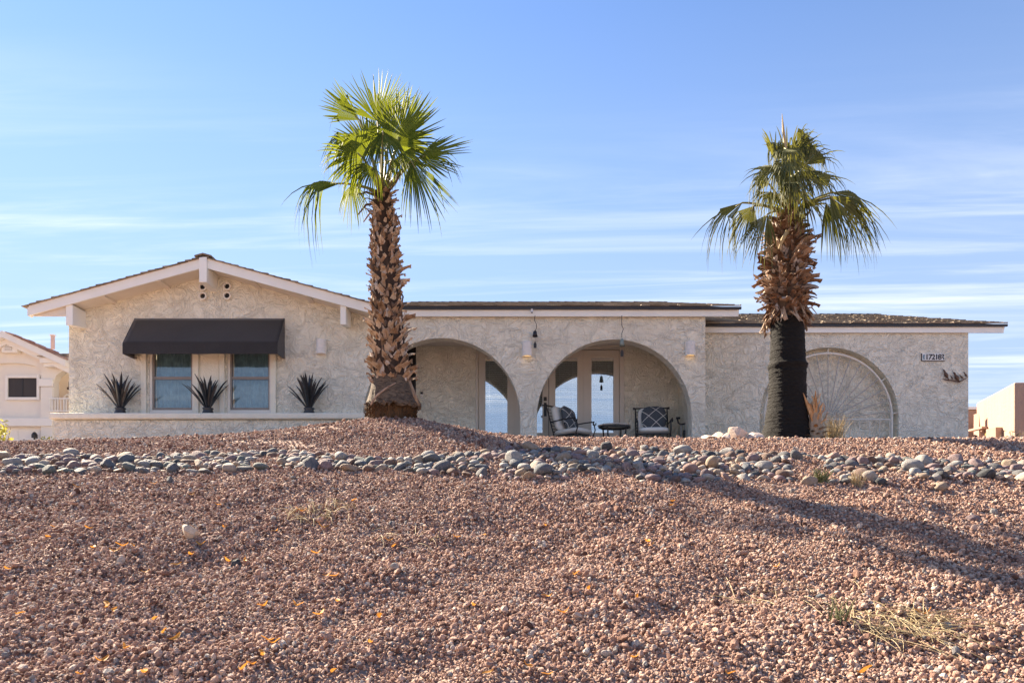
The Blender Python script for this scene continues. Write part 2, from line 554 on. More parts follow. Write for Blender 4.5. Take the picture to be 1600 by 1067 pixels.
def ground(X, d):
    X, d = np.asarray(X, float), np.asarray(d, float)
    base = np.interp(d, _dd, _pp)
    crest = (HY - np.interp(CX + X * F / DC, CPX, CPY)) * DC / F
    t = np.clip((d - 8.75) / (DC - 8.75), 0, 1)
    t = t * t * (2.2 - 1.2 * t)
    z = base * (1 - t) + crest * t
    u_ = np.clip((d - 10.9) / 1.9, 0, 1)
    u_ = u_ * u_ * (3 - 2 * u_)
    z = np.where(d > 10.9, crest * (1 - u_) + np.minimum(crest - .06, 1.34) * u_, z)
    amp = np.clip((d - 2) / 2, 0, 1) * np.clip((10.2 - d) / 1.5, .1, 1) * np.where(d > 7.3, .55, 1)
    z = z + amp * (.10 * vnoise(X * .9 + 7, d * 1.3) + .09 * vnoise(X * 2.3, d * 2.9 + 3) + .035 * vnoise(X * 5.1 + 9, d * 6.3))
    return z
def gz(X, d): return float(ground(X, d))
def hit(x, y, d0=2.5, d1=12.5):
    ds = np.arange(d0, d1, .02)
    z = ground((x - CX) * ds / F, ds)
    ok = np.nonzero(z >= (HY - y) * ds / F)[0]
    d = ds[ok[0]] if len(ok) else DC
    return Vector(((x - CX) * d / F, d, gz((x - CX) * d / F, d)))

xs = np.concatenate([[-3000, -800, -250, -100, -50, -30, -20], np.linspace(-14, 14, 281), [20, 30, 50, 100, 250, 800, 3000]])
ys = np.concatenate([[-1000, -200, -50, -15, -5], np.linspace(0, 13, 163), [14, 16, 20, 28, 40, 80, 200, 600, 3000]])
gx, gy = np.meshgrid(xs, ys)
gzz = ground(gx, gy)
verts = np.stack([gx, gy, gzz], -1).reshape(-1, 3)
nx = len(xs)
idx = np.arange(len(verts)).reshape(len(ys), nx)
faces = np.stack([idx[:-1, :-1], idx[:-1, 1:], idx[1:, 1:], idx[1:, :-1]], -1).reshape(-1, 4)
me = bpy.data.meshes.new('ground')
me.from_pydata(verts.tolist(), [], faces.tolist())
me.polygons.foreach_set('use_smooth', [True] * len(me.polygons))
me.materials.append(M['ground'])
tag(link('ground', me), 'sloping yard of reddish brown earth under the gravel', kind='structure')

# ------------------------------------------------------------------ main house
D0 = 14.40        # front wall plane
ZF = 1.88         # porch floor
house = thing('house', (0, D0, 1.3), 'long single storey cream stucco house with arched porch and low gabled roof', 'house')
APX, ZS, PITCH, RK = -5.83, 4.205, .274, 13.93
LX, RX = -9.145, -2.515
def zsoff(x): return ZS + PITCH * (x - LX if x <= APX else RX - x)
def arch(cx_, r, zs, zb, n=40):
    """outline from right foot over the crest to the left foot, open at the bottom (for notches in a wall outline)"""
    pts = [(cx_ + r, zb)]
    for i in range(n + 1):
        a = math.pi * i / n
        pts.append((cx_ + r * math.cos(a), zs + r * math.sin(a)))
    pts.append((cx_ - r, zb))
    return pts
A1X, A1R, A2X, A2R, ASP = -1.377, 1.54, 2.003, 1.515, 2.365
ZB = 1.1
out = [(-8.67, ZB)] + list(reversed(arch(A1X, A1R, ASP, ZB))) + list(reversed(arch(A2X, A2R, ASP, ZB))) + [(3.782, ZB), (3.782, 4.40), (-2.6, 4.40), (APX, zsoff(APX) + .03), (-8.67, zsoff(-8.67) + .03)]
WIN = [(-7.10, -6.225), (-5.57, -4.71)]     # window recess x ranges in the front wall
W0, W1 = 2.36, 3.95
holes = [[(a, W0), (a, W1), (b, W1), (b, W0)] for a, b in WIN]
front = MB().plate([out] + holes, D0, D0 + .28).build('front_wall', M['stucco'], house)
MB().box(-8.669, -8.39, D0 + .28, 24, ZB, 4.2).build('side_wall', M['stucco'], house)

# windows: trim boards, frame, sashes, glass, curtain
for (a, b) in WIN:
    pass
for wi, (gx0, gx1) in enumerate(((239, 297), (361, 418))):
    a, b = pX(gx0, D0), pX(gx1, D0)
    w = MB()
    zb_, zt = pZ(637, D0 + .06), 3.9
    # outer cream frame
    w.box(a - .085, a - .03, D0 + .02, D0 + .16, zb_ - .05, zt + .05)
    w.box(b + .03, b + .085, D0 + .02, D0 + .16, zb_ - .05, zt + .05)
    w.box(a - .085, b + .085, D0 + .018, D0 + .161, zb_ - .11, zb_ - .05)
    w.box(a - .085, b + .085, D0 + .018, D0 + .161, zt + .05, zt + .1)
    wf = w.build('window', M['trim'], house, bevel=.006)
    s = MB()
    zm = pZ(591, D0 + .08)
    for (x0, x1) in ((a - .03, a), (b, b + .03)):
        s.box(x0, x1, D0 + .05, D0 + .12, zb_ - .05, zt + .05)
    s.box(a, b, D0 + .052, D0 + .12, zb_ - .05, zb_)
    s.box(a, b, D0 + .052, D0 + .12, zt, zt + .05)
    s.box(a, b, D0 + .048, D0 + .12, zm - .025, zm + .025)
    s.build('sash_frame', M['bronze'], wf)
    for (z0, z1, dy) in ((zb_, zm - .025, .07), (zm + .025, zt, .09)):
        MB().box(a, b, D0 + dy, D0 + dy + .006, z0, z1).build('pane', M['win_glass'], wf)
    c = MB()
    npt = 60
    vv, ff = [], []
    for i in range(npt + 1):
        x = a - .02 + (b - a + .04) * i / npt
        yy = D0 + .20 + .018 * math.sin(i * 1.05) + .008 * math.sin(i * 2.3 + wi)
        for j in range(7):
            vv.append((x + .006 * math.sin(j * 2 + i * .3), yy + .012 * math.sin(j * 1.7 + i * .5), 2.36 + (zt - 2.36) * j / 6))
    for i in range(npt):
        for j in range(6):
            ff.append((i * 7 + j, (i + 1) * 7 + j, (i + 1) * 7 + j + 1, i * 7 + j + 1))
    MB().add(vv, ff).build('curtain', M['curtain'], wf, smooth=True)
# vertical stucco trim boards beside the windows
for (x0, x1) in ((219.4, 228), (301.5, 310), (342, 350.6), (423, 431)):
    MB().box(pX(x0, D0 - .05), pX(x1, D0 - .05), D0 - .05, D0 - .002, 2.34, 3.98).build('window_trim_board', M['stucco_fine'], house, bevel=.012)
MB().box(pX(310, D0), pX(342, D0), D0 - .008, D0 - .001, 2.34, 3.98).build('panel_between_windows', M['stucco_fine'], house)

# planter ledge
pl = MB().box(pX(84, 13.93), -2.80, 13.93, D0 - .002, ZB, 2.235).build('planter_wall', M['stucco'], house, bevel=.02)
MB().box(pX(75.5, 13.85), -2.775, 13.85, D0 - .003, 2.238, 2.352).build('planter_cap', M['stucco_fine'], pl, bevel=.025)

# gable roof of the left wing
FH = .19
def rake(sign):
    e = LX if sign < 0 else RX
    m = MB()
    m.add([(e, RK, ZS), (APX, RK, zsoff(APX)), (APX, RK, zsoff(APX) + FH), (e, RK, ZS + FH), (e, RK + .035, ZS), (APX, RK + .035, zsoff(APX)), (APX, RK + .035, zsoff(APX) + FH), (e, RK + .035, ZS + FH)],
          [(0, 1, 2, 3) if sign < 0 else (3, 2, 1, 0), (7, 6, 5, 4) if sign < 0 else (4, 5, 6, 7), (0, 4, 5, 1), (3, 2, 6, 7), (0, 3, 7, 4), (1, 5, 6, 2)])
    return m.build('rake_fascia', M['fascia'], house)
rake(-1); rake(1)
def slab(p, q, y0, y1, t0, t1, name, mat):
    """sloped slab between (x,z) p and q, thickness t0..t1 above that line"""
    m = MB()
    m.hexa([(p[0], y0, p[1] + t0), (q[0], y0, q[1] + t0), (q[0], y1, q[1] + t0), (p[0], y1, p[1] + t0)], [(p[0], y0, p[1] + t1), (q[0], y0, q[1] + t1), (q[0], y1, q[1] + t1), (p[0], y1, p[1] + t1)])
    return m.build(name, mat, house)
ZA = zsoff(APX)
slab((LX, ZS), (APX, ZA), RK + .038, 14.06, .03, FH - .012, 'roof_deck', M['soffit'])
slab((-8.74, zsoff(-8.74)), (APX, ZA), 14.062, 24, .03, FH - .012, 'roof_deck', M['soffit'])
MB().plate([[(LX + .03, ZS + .012), (-8.49, ZS + .012), (-8.49, zsoff(-8.49) + .02), (LX + .03, zsoff(LX + .03) + .02)]], 14.0, 14.04).build('eave_return', M['soffit'], house)
slab((APX, ZA), (RX, ZS), RK + .038, 24, .03, FH - .012, 'roof_deck', M['soffit'])
MB().box(LX - .03, LX - .002, RK + .002, 14.06, ZS - .002, ZS + FH - .03).build('eave_fascia', M['fascia'], house)
# lookout blocks under the gable overhang
for x in (-7.78, -6.72, -4.95, -3.9):
    z = zsoff(x) + .03
    MB().box(x - .045, x + .045, RK + .04, D0 + .03, z - .035, z + .03).build('lookout', M['soffit'], house)

def tabs(rows, mat, name, seed, parent=house):
    """rows: list of (start, end, up vector, exposure, thickness) -> overlapping shingle tabs"""
    rnd = random.Random(seed)
    m = MB()
    for (p, q, upv, exp, nrm) in rows:
        p, q = Vector(p), Vector(q)
        L = (q - p).length
        dirv = (q - p) / L
        s = 0
        while s < L:
            w = min(rnd.uniform(.14, .32), L - s)
            th = rnd.choice((.014, .022, .034, .03))
            j = rnd.uniform(-.012, .006)
            a = p + dirv * s + upv * j
            b = p + dirv * (s + w - .004) + upv * j
            bk = upv * (exp * 1.25)
            m.hexa([a + nrm * .004, b + nrm * .004, b + bk, a + bk], [a + nrm * th, b + nrm * th, b + bk + nrm * .008, a + bk + nrm * .008])
            s += w
    o = m.build(name, mat, parent)
    o['kind'] = 'stuff'
    return o
# gable shingles
for sgn in (-1, 1):
    ex = LX - .10 if sgn < 0 else RX
    up = Vector((-sgn, 0, PITCH)).normalized()
    nrm = Vector((sgn * PITCH, 0, 1)).normalized()
    run = abs(APX - ex)
    slope = run / up.x if up.x > 0 else run / -up.x
    rows = []
    k = int(slope / .145)
    for i in range(k + 1):
        o_ = Vector((ex, 0, (ZS + FH - .008 - (.1 * PITCH if sgn < 0 else 0)))) + up * (.145 * i)
        if sgn < 0:
            rows.append((Vector((o_.x, RK - .05, o_.z)), Vector((o_.x, 23.9 if o_.x > -8.76 else 14.07, o_.z)), up, min(.145, max(.02, (slope - .145 * i) / 1.25)), nrm))
        else:
            rows.append((Vector((o_.x, 23.9, o_.z)), Vector((o_.x, RK - .05, o_.z)), up, min(.145, max(.02, (slope - .145 * i) / 1.25)), nrm))
    tabs(rows, M['shingle'], 'shingles', 3 + sgn)
MB().plate([[(APX - .16, ZA + FH - .005), (APX, ZA + FH + .035), (APX + .16, ZA + FH - .005), (APX + .16, ZA + FH + .022), (APX, ZA + FH + .066), (APX - .16, ZA + FH + .022)]], RK - .055, 23.9).build('ridge_cap', M['shingle'], house)
# dark drip edge along the rakes
for sgn in (-1, 1):
    e = LX - .03 if sgn < 0 else RX
    ze = ZS + FH - (.03 * PITCH if sgn < 0 else 0)
    m = MB()
    a0, a1 = (e, ze), (APX, ZA + FH)
    m.hexa([(min(a0, a1)[0], RK - .03, min(a0, a1)[1] - .004), (max(a0, a1)[0], RK - .03, max(a0, a1)[1] - .004), (max(a0, a1)[0], RK - .002, max(a0, a1)[1] - .004), (min(a0, a1)[0], RK - .002, min(a0, a1)[1] - .004)],
           [(min(a0, a1)[0], RK - .03, min(a0, a1)[1] + .012), (max(a0, a1)[0], RK - .03, max(a0, a1)[1] + .012), (max(a0, a1)[0], RK - .002, max(a0, a1)[1] + .012), (min(a0, a1)[0], RK - .002, min(a0, a1)[1] + .012)])
    m.build('drip_edge', M['drip'], house)

# outrigger beams
def beam(x0, x1, yf, zt_, zbf, zbb, name='bracket_beam'):
    m = MB()
    m.hexa([(x0, yf, zbf), (x1, yf, zbf), (x1, D0 + .02, zbb), (x0, D0 + .02, zbb)], [(x0, yf, zt_), (x1, yf, zt_), (x1, D0 + .02, zt_), (x0, D0 + .02, zt_)])
    return m.build(name, M['fascia'], house, bevel=.012)
beam(-5.905, -5.757, RK - .05, ZA + FH - .01, pZ(441, 13.88), pZ(456.5, D0))
beam(-8.47, -8.335, RK + .037, zsoff(-8.47) + .03, pZ(508, 13.96), pZ(513, D0))
beam(-3.262, -3.15, RK + .037, zsoff(-3.15) + .03, pZ(507, 13.96), pZ(512, D0))

# gable vent pipes
for (vx, vy) in ((318, 449.5), (318, 463.5), (356, 448.5), (356, 463)):
    c = px(vx, vy, D0)
    m = MB()
    ring = []
    for (r, y) in ((.052, D0 + .05), (.052, D0 - .055), (.078, D0 - .055), (.078, D0 - .001)):
        ring.append([(c.x + r * math.cos(2 * math.pi * k / 20), y, c.z + r * math.sin(2 * math.pi * k / 20)) for k in range(20)])
    m.v = [p for r_ in ring for p in r_]
    m.f = [(i * 20 + k, i * 20 + (k + 1) % 20, (i + 1) * 20 + (k + 1) % 20, (i + 1) * 20 + k) for i in range(3) for k in range(20)]
    vp = m.build('vent_pipe', M['trim'], house, smooth=False)
    MB().add([(c.x + .052 * math.cos(2 * math.pi * k / 20), D0 - .012, c.z + .052 * math.sin(2 * math.pi * k / 20)) for k in range(20)], [tuple(range(20))]).build('dark_opening', M['dark'], vp)

# main roof over the porch
EF = .12
Y1, RKM = 21.2, 14.32
MX0, MX1 = -2.60, 4.42
ZM = 4.306
MB().hexa([(MX0, RKM, ZM), (MX1 - .045, RKM, ZM), (MX1 - .045, RKM + .035, ZM), (MX0, RKM + .035, ZM)], [(MX0, RKM, ZM + .124), (MX1, RKM, ZM + .124), (MX1, RKM + .035, ZM + .124), (MX0, RKM + .035, ZM + .124)]).build('eave_fascia', M['fascia'], house)
MB().box(MX0, MX1 + .03, RKM - .05, RKM - .002, ZM + .127, ZM + .172).build('drip_edge', M['drip'], house)
def roof(x0, x1, ye, ze, yr, pitch, seed, x1f=None):
    zr = ze + pitch * (yr - ye)
    m = MB()
    m.hexa([(x0, ye + .02, ze - .11), (x1, ye + .02, ze - .11), (x1, yr, zr - .11), (x0, yr, zr - .11)], [(x0, ye + .02, ze), (x1, ye + .02, ze), (x1, yr, zr), (x0, yr, zr)])
    m.hexa([(x0, yr, zr - .11), (x1, yr, zr - .11), (x1, yr + 6, zr - .11 - 6 * pitch), (x0, yr + 6, zr - .11 - 6 * pitch)], [(x0, yr, zr), (x1, yr, zr), (x1, yr + 6, zr - 6 * pitch), (x0, yr + 6, zr - 6 * pitch)])
    m.build('roof_deck', M['soffit'], house)
    up = Vector((0, 1, pitch)).normalized()
    nrm = Vector((0, -pitch, 1)).normalized()
    L = (yr - ye) / up.y
    rows = []
    for i in range(int(L / .15)):
        p = Vector((0, ye - .05, ze)) + up * (.15 * i)
        rows.append((Vector((x0, p.y, p.z + .004)), Vector((x1 + .03, p.y, p.z + .004)), up, .15, nrm))
    tabs(rows, M['shingle'], 'shingles', seed)
    # ridge caps, uneven
    rnd = random.Random(seed)
    m = MB()
    x = x0
    while x < x1:
        h = rnd.uniform(.010, .022)
        m.plate([[(x, zr - .03), (min(x + .3, x1 + .03), zr - .03), (min(x + .3, x1 + .03), zr + h * .5 + .01), (x, zr + h + .012)]], yr - .14, yr + .14)
        x += .22
    o = m.build('ridge_shingles', M['shingle'], house)
    o['kind'] = 'stuff'
roof(-2.9, MX1, RKM, ZM + .178, Y1, .327, 21)
# right wing: wall with an arched recess, roof, fascia
D1, RK1, ZM1 = 15.5, 15.44, 4.302
RCX, RCR, RCZ = 6.68, 1.462, 2.545
ro = [(3.70, ZB)] + list(reversed(arch(RCX, RCR, RCZ, ZB, 56))) + [(9.61, ZB), (9.61, 4.40), (3.70, 4.40)]
MB().plate([ro], D1, D1 + .26).build('right_wing_wall', M['stucco'], house)
MB().box(RCX - RCR - .1, RCX + RCR + .1, D1 + .22, D1 + .255, ZB, 4.1).build('recess_back_wall', M['stucco'], house)
MB().hexa([(9.33, D1 + .262, ZB), (9.608, D1 + .262, ZB), (9.608, 20.7, ZB), (9.33, 20.7, ZB)], [(9.33, D1 + .262, 4.40), (9.608, D1 + .262, 4.40), (9.608, 20.7, 6.05), (9.33, 20.7, 6.05)]).build('side_wall', M['stucco'], house)
MB().hexa([(3.60, D0 + .281, ZB), (3.780, D0 + .281, ZB), (3.780, 21.1, ZB), (3.60, 21.1, ZB)], [(3.60, D0 + .281, 4.40), (3.780, D0 + .281, 4.40), (3.780, 21.1, 6.5), (3.60, 21.1, 6.5)]).build('side_wall', M['stucco'], house)
RXE = 10.34
MB().hexa([(3.785, RK1, ZM1), (RXE - .045, RK1, ZM1), (RXE - .045, RK1 + .035, ZM1), (3.785, RK1 + .035, ZM1)], [(3.785, RK1, ZM1 + .117), (RXE, RK1, ZM1 + .117), (RXE, RK1 + .035, ZM1 + .117), (3.785, RK1 + .035, ZM1 + .117)]).build('eave_fascia', M['fascia'], house)
MB().box(3.785, RXE + .03, RK1 - .05, RK1 - .002, ZM1 + .12, ZM1 + .165).build('drip_edge', M['drip'], house)
roof(3.79, RXE, RK1, ZM1 + .17, 20.8, .334, 22)
for (xe, ye, yr, ze, p) in ((RXE, RK1, 20.8, ZM1 + .17, .334), (MX1, RKM, Y1, ZM + .178, .327)):
    zr = ze + p * (yr - ye)
    MB().hexa([(xe - .035, ye + .04, ze - .17), (xe + .002, ye + .04, ze - .17), (xe + .002, yr, zr - .17), (xe - .035, yr, zr - .17)], [(xe - .035, ye + .04, ze - .002), (xe + .002, ye + .04, ze - .002), (xe + .002, yr, zr - .002), (xe - .035, yr, zr - .002)]).build('rake_fascia', M['fascia'], house)
# iron sunburst grille in the recess
gr = MB()
YG = D1 + .055
ri = RCR - .115
def arcpts(r, a0, a1, n, z0=RCZ):
    return [(RCX + r * math.cos(a0 + (a1 - a0) * i / n), YG, z0 + r * math.sin(a0 + (a1 - a0) * i / n)) for i in range(n + 1)]
gr.tube([(RCX + ri, YG, ZB + .2)] + arcpts(ri, 0, math.pi, 48) + [(RCX - ri, YG, ZB + .2)], .027, 6)
zb_ = pZ(655.5, YG)
gr.tube([(RCX - ri, YG, zb_), (RCX + ri, YG, zb_)], .018, 6)
gr.tube(arcpts(.16, 0, math.pi, 14, zb_), .009, 6)
for a in (math.pi * .5, math.pi * .19, math.pi * .81, math.pi * .02, math.pi * .98):
    gr.tube([(RCX + ri * math.cos(a), YG, RCZ + ri * math.sin(a)), (RCX + RCR * math.cos(a), YG, RCZ + RCR * math.sin(a))], .014, 6)
grille = gr.build('sunburst_grille', M['iron_grey'], house)
for i in range(17):
    a = math.pi * (i + .5) / 17
    m = MB()
    p0 = Vector((RCX + .16 * math.cos(a), YG, zb_ + .16 * math.sin(a)))
    dz = RCZ - zb_
    # end on the ring
    t = ri * 1.02
    p1 = Vector((RCX + (ri - .01) * math.cos(a), YG, RCZ + (ri - .01) * math.sin(a)))
    m.tube([p0, p1], .012, 6)
    dv = (p1 - p0).normalized()
    sv = Vector((-dv.z, 0, dv.x))
    for sg in (-1, 1):
        cpt = p1 - dv * .16 + sv * sg * .06
        m.tube([cpt + (dv * math.cos(q) * .045 + sv * math.sin(q) * .045 * sg) * (1 - .07 * j) for j, q in enumerate(np.linspace(-2.2, 3.2, 12))], .005, 5)
    m.build('radial_bar', M['iron_dark'], grille)
x = RCX - ri + .02
k = -6
while k <= 6:
    xx = RCX + .03 + k * .212
    if abs(xx - RCX) < ri - .04:
        MB().tube([(xx, YG, ZB + .2), (xx, YG, zb_)], .009, 6).build('upright_bar', M['iron_grey'], grille)
    k += 1

# porch interior
DB = 15.9
PX0, PX1 = -3.3, 3.598
MB().box(PX0, PX1, D0 - .1, DB + .02, ZF - .2, ZF).build('porch_floor', M['concrete'], house)
MB().box(PX0, PX1, D0 + .281, DB + .1, 4.14, 4.19).build('porch_ceiling', M['soffit'], house)
DX0 = pX(747, DB)
LEAF = .764
DTOP = pZ(546, DB)
bx = [(pX(650, DB), ZF), (pX(650, DB), 4.14), (PX1, 4.14), (PX1, ZF), (DX0 + 4 * LEAF + .10, ZF), (DX0 + 4 * LEAF + .10, DTOP), (DX0 - .05, DTOP), (DX0 - .05, ZF)]
MB().plate([bx], DB, DB + .18).build('porch_back_wall', M['stucco'], house)
MB().box(PX0 - .18, PX0 - .002, D0 + .281, DB + .1, ZF, 4.14).build('porch_side_wall', M['stucco'], house)
sd = MB()
sx0, sx1 = PX0, pX(650, DB) - .002
sd.box(sx0, sx0 + .07, DB + .06, DB + .10, ZF, 4.13).box(sx1 - .05, sx1, DB + .06, DB + .10, ZF, 4.13).box(sx0 + .07, sx1 - .05, DB + .06, DB + .10, 4.03, 4.13).box(sx0 + .07, sx1 - .05, DB + .06, DB + .10, ZF, ZF + .15)
sdo = sd.build('security_door', M['black_metal'], house)
MB().box(sx0 + .07, sx1 - .05, DB + .075, DB + .085, ZF + .15, 4.03).build('screen_mesh', M['dark'], sdo)
# door frame
fr = MB()
fr.box(DX0 - .05, DX0, DB - .025, DB + .15, ZF, DTOP)
fr.box(DX0 + 4 * LEAF, DX0 + 4 * LEAF + .10, DB - .025, DB + .15, ZF, DTOP)
fr.box(DX0 - .05, DX0 + 4 * LEAF + .10, DB - .027, DB + .15, DTOP, DTOP + .075)
fr.build('door_frame', M['door_paint'], house, bevel=.006)
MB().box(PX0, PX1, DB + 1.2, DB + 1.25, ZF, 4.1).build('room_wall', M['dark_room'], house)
ztop, zbot = pZ(558, DB), 2.27
for i in range(4):
    x0, x1 = DX0 + i * LEAF + .006, DX0 + (i + 1) * LEAF - .006
    cxl = (pX((775.5, 830.5, 885, 941.5)[i], DB))
    g0, g1 = cxl - .238, cxl + .238
    lf = MB()
    ydf = DB + .02
    lf.plate([[(x0, ZF + .01), (x1, ZF + .01), (x1, DTOP - .004), (x0, DTOP - .004)], [(g0, zbot), (g0, ztop), (g1, ztop), (g1, zbot)]], ydf, ydf + .045)
    d_ = lf.build('french_door', M['door_paint'], house, bevel=.004)
    st = MB()
    for (a, b, c, e) in ((g0 - .035, g0, zbot - .035, ztop + .035), (g1, g1 + .035, zbot - .035, ztop + .035), (g0, g1, ztop, ztop + .035), (g0, g1, zbot - .035, zbot)):
        st.box(a, b, ydf - .012, ydf - .001, c, e)
    st.build('glazing_bead', M['door_paint'], d_)
    MB().box(g0, g1, ydf + .012, ydf + .018, zbot, ztop).build('pane', M['glass'], d_)
    bl = MB()
    z = zbot + .01
    while z < ztop - .02:
        bl.hexa([(g0 + .006, ydf + .075, z), (g1 - .006, ydf + .075, z), (g1 - .006, ydf + .118, z + .004), (g0 + .006, ydf + .118, z + .004)], [(g0 + .006, ydf + .075, z + .012), (g1 - .006, ydf + .075, z + .012), (g1 - .006, ydf + .118, z + .016), (g0 + .006, ydf + .118, z + .016)])
        z += .047
    for xx in (g0 + .09, g1 - .09):
        bl.box(xx - .004, xx + .004, ydf + .070, ydf + .073, zbot, ztop)
    b_ = bl.build('blinds', M['blind'], d_)
    b_['kind'] = 'stuff'
    if i in (0, 2):
        MB().box(x1 - .004, x1 + .02, ydf - .02, ydf - .001, ZF + .01, DTOP - .01).build('astragal', M['door_paint'], d_)
    if i == 1:
        hx = pX(852, DB)
        MB().box(hx - .032, hx + .032, ydf - .03, ydf - .001, pZ(626, DB), pZ(620, DB)).build('deadbolt', M['black_metal'], d_, bevel=.006)
        hd = MB().box(hx - .03, hx + .03, ydf - .02, ydf - .001, pZ(650, DB), pZ(629, DB))
        hd.tube([(hx, ydf - .02, pZ(634, DB)), (hx, ydf - .07, pZ(634, DB)), (hx - .11, ydf - .07, pZ(633, DB))], .012, 8)
        hd.build('door_handle', M['black_metal'], d_)

# ------------------------------------------------------------------ awning
def awning():
    root = thing('window_awning', (pX(320, D0), D0, 3.7), 'long black canvas awning over the two sash windows under the gable', 'awning')
    bz, fz, vz = pZ(497.5, D0), pZ(536, 13.95), pZ(553, 13.95)
    x0, x1 = -7.378, -4.443
    yf = 13.95
    m = MB()
    nu, nv = 40, 10
    P = lambda s, t: (x0 + (x1 - x0) * s, D0 - .004 + (yf - D0 + .004) * t, bz + (fz - bz) * t - .02 * math.sin(math.pi * t) * (.6 + .4 * math.cos(s * 12.6)))
    vv = [P(i / nu, j / nv) for i in range(nu + 1) for j in range(nv + 1)]
    ff = [(i * (nv + 1) + j, i * (nv + 1) + j + 1, (i + 1) * (nv + 1) + j + 1, (i + 1) * (nv + 1) + j) for i in range(nu) for j in range(nv)]
    m.add(vv, ff)
    for xx in (x0, x1):
        m.add([(xx, D0 - .004, bz), (xx, yf, fz), (xx, D0 - .004, fz)], [(0, 1, 2)])
    o = m.build('canopy', M['awning'], root, smooth=False)
    s_ = o.modifiers.new('solid', 'SOLIDIFY'); s_.thickness = .006
    for p_ in o.data.polygons: p_.use_smooth = len(p_.vertices) == 4
    m = MB()
    vv = []
    for i in range(nu + 1):
        s = i / nu
        wob = .006 * math.sin(s * 40) + .004 * math.sin(s * 17)
        vv += [(x0 + (x1 - x0) * s, yf, fz), (x0 + (x1 - x0) * s, yf - .004 + wob, vz + .003 * math.sin(s * 23))]
    m.add(vv, [(2 * i, 2 * i + 1, 2 * i + 3, 2 * i + 2) for i in range(nu)])
    for xx in (x0, x1):
        m.add([(xx, yf, fz), (xx, yf, vz), (xx, D0 - .004, vz + .01), (xx, D0 - .004, fz)], [(0, 1, 2, 3)])
    o = m.build('valance', M['awning'], root)
    s_ = o.modifiers.new('solid', 'SOLIDIFY'); s_.thickness = .005
    f = MB()
    for xx in (x0 + .03, x1 - .03):
        f.tube([(xx, D0, bz - .03), (xx, yf + .02, fz - .02), (xx, yf + .02, vz + .03), (xx, D0, vz + .03)], .012, 6)
    f.tube([(x0 + .03, yf + .02, vz + .03), (x1 - .03, yf + .02, vz + .03)], .012, 6)
    f.build('frame', M['black_metal'], root)
awning()

# ------------------------------------------------------------------ wall lamps
for (lx, y0, y1, ld, lab, glow) in ((501, 529.5, 552, D0, 'white ridged half round wall lamp between the awning and the left palm', False),
                             (823.5, 533, 555.5, D0, 'white ridged wall lamp glowing on the pier between the two arches', True),
                             (1079.5, 533, 554.5, D0, 'white ridged wall lamp glowing right of the right arch', True)):
    r = .098
    X, zt, zb = pX(lx, D0 - .08), pZ(y0, D0 - .1), pZ(y1, D0 - .1)
    root = thing('wall_lamp', (X, D0, zb), lab, 'wall lamp', 'wall lamps on the house front')
    m = MB()
    prof = [(r - .012, zt - .004 - zb)]
    n_r = 9
    for i in range(n_r * 3 + 1):
        f = i / (n_r * 3)
        prof.append((r + (0 if i % 3 else -.006), (zt - zb) * (1 - f)))
    prof += [(r - .012, .0), (r - .012, .03)]
    m.lathe([(0.001, zt - zb)] + prof, (X, D0 - .03, zb), 28, math.pi, 2 * math.pi)
    m.box(X - r * .98, X + r * .98, D0 - .03, D0 - .001, zb + .002, zt)
    m.build('shade', M['white_metal'], root)
    MB().lathe([(.001, .0), (.075, .0), (.075, .02), (.001, .02)], (X, D0 - .03, zb + .022), 18, math.pi, 2 * math.pi).build('bulb', M['bulb'] if glow else M['white_metal'], root)

# ------------------------------------------------------------------ wind chimes hanging from the eave
def chime(x, d, ytop, pts, bell_y, sail_y, lab, mat):
    root = thing('wind_chime', tuple(px(x, sail_y[1], d)), lab, 'wind chime', 'wind chimes under the porch eave')
    MB().tube([px(a, b, d) for a, b in pts], .006, 6).build('hook', M['black_metal'], root)
    t = px(x, bell_y[0], d); b = px(x, bell_y[1], d)
    h = t.z - b.z
    MB().lathe([(.004, h), (.02, h * .98), (.034, h * .8), (.04, h * .4), (.052, 0), (.046, .004), (.03, h * .7), (.004, h * .8)], (b.x, d, b.z), 18).build('bell', mat, root, smooth=True)
    s0, s1 = px(x, sail_y[0], d), px(x, sail_y[1], d)
    m = MB()
    m.tube([(b.x, d, b.z + h * .7), s0], .003, 5)
    m.plate([[(s0.x, s0.z), (s0.x - .03, s0.z - .06), (s0.x - .026, s1.z), (s0.x + .026, s1.z), (s0.x + .03, s0.z - .06)]], d - .005, d + .005)
    m.build('wind_sail', M['black_metal'], root)
chime(836, RKM - .03, 494, [(836, 493), (835, 500), (838, 506), (838.5, 512), (836.5, 516.5)], (516.5, 526), (533, 543.5), 'black bell wind chime hanging from the eave above the middle wall lamp', M['black_metal'])
chime(971.8, RKM - .03, 494, [(971.5, 493), (971.5, 508), (974, 514), (971.5, 521), (971.5, 527.5)], (529, 541), (545, 557), 'pale verdigris bell wind chime hanging in front of the right arch crest', M['brass_old'])
# small camera on the fascia
root = thing('security_camera', (pX(831, RKM), RKM - .03, pZ(489, RKM)), 'small white camera fixed to the porch fascia above the middle lamp', 'camera')
MB().tube([(pX(831, RKM), RKM - .001, pZ(484, RKM)), (pX(831, RKM), RKM - .05, pZ(485, RKM))], .02, 10).build('mount', M['white_metal'], root)
c_ = MB().tube([(pX(831, RKM), RKM - .055, pZ(486, RKM)), (pX(831, RKM), RKM - .06, pZ(489.5, RKM))], .024, 12).build('body', M['white_metal'], root)
MB().tube([(pX(831, RKM), RKM - .062, pZ(489.5, RKM) + .0), (pX(831, RKM), RKM - .063, pZ(490.2, RKM))], .017, 12).build('lens', M['black_metal'], c_)
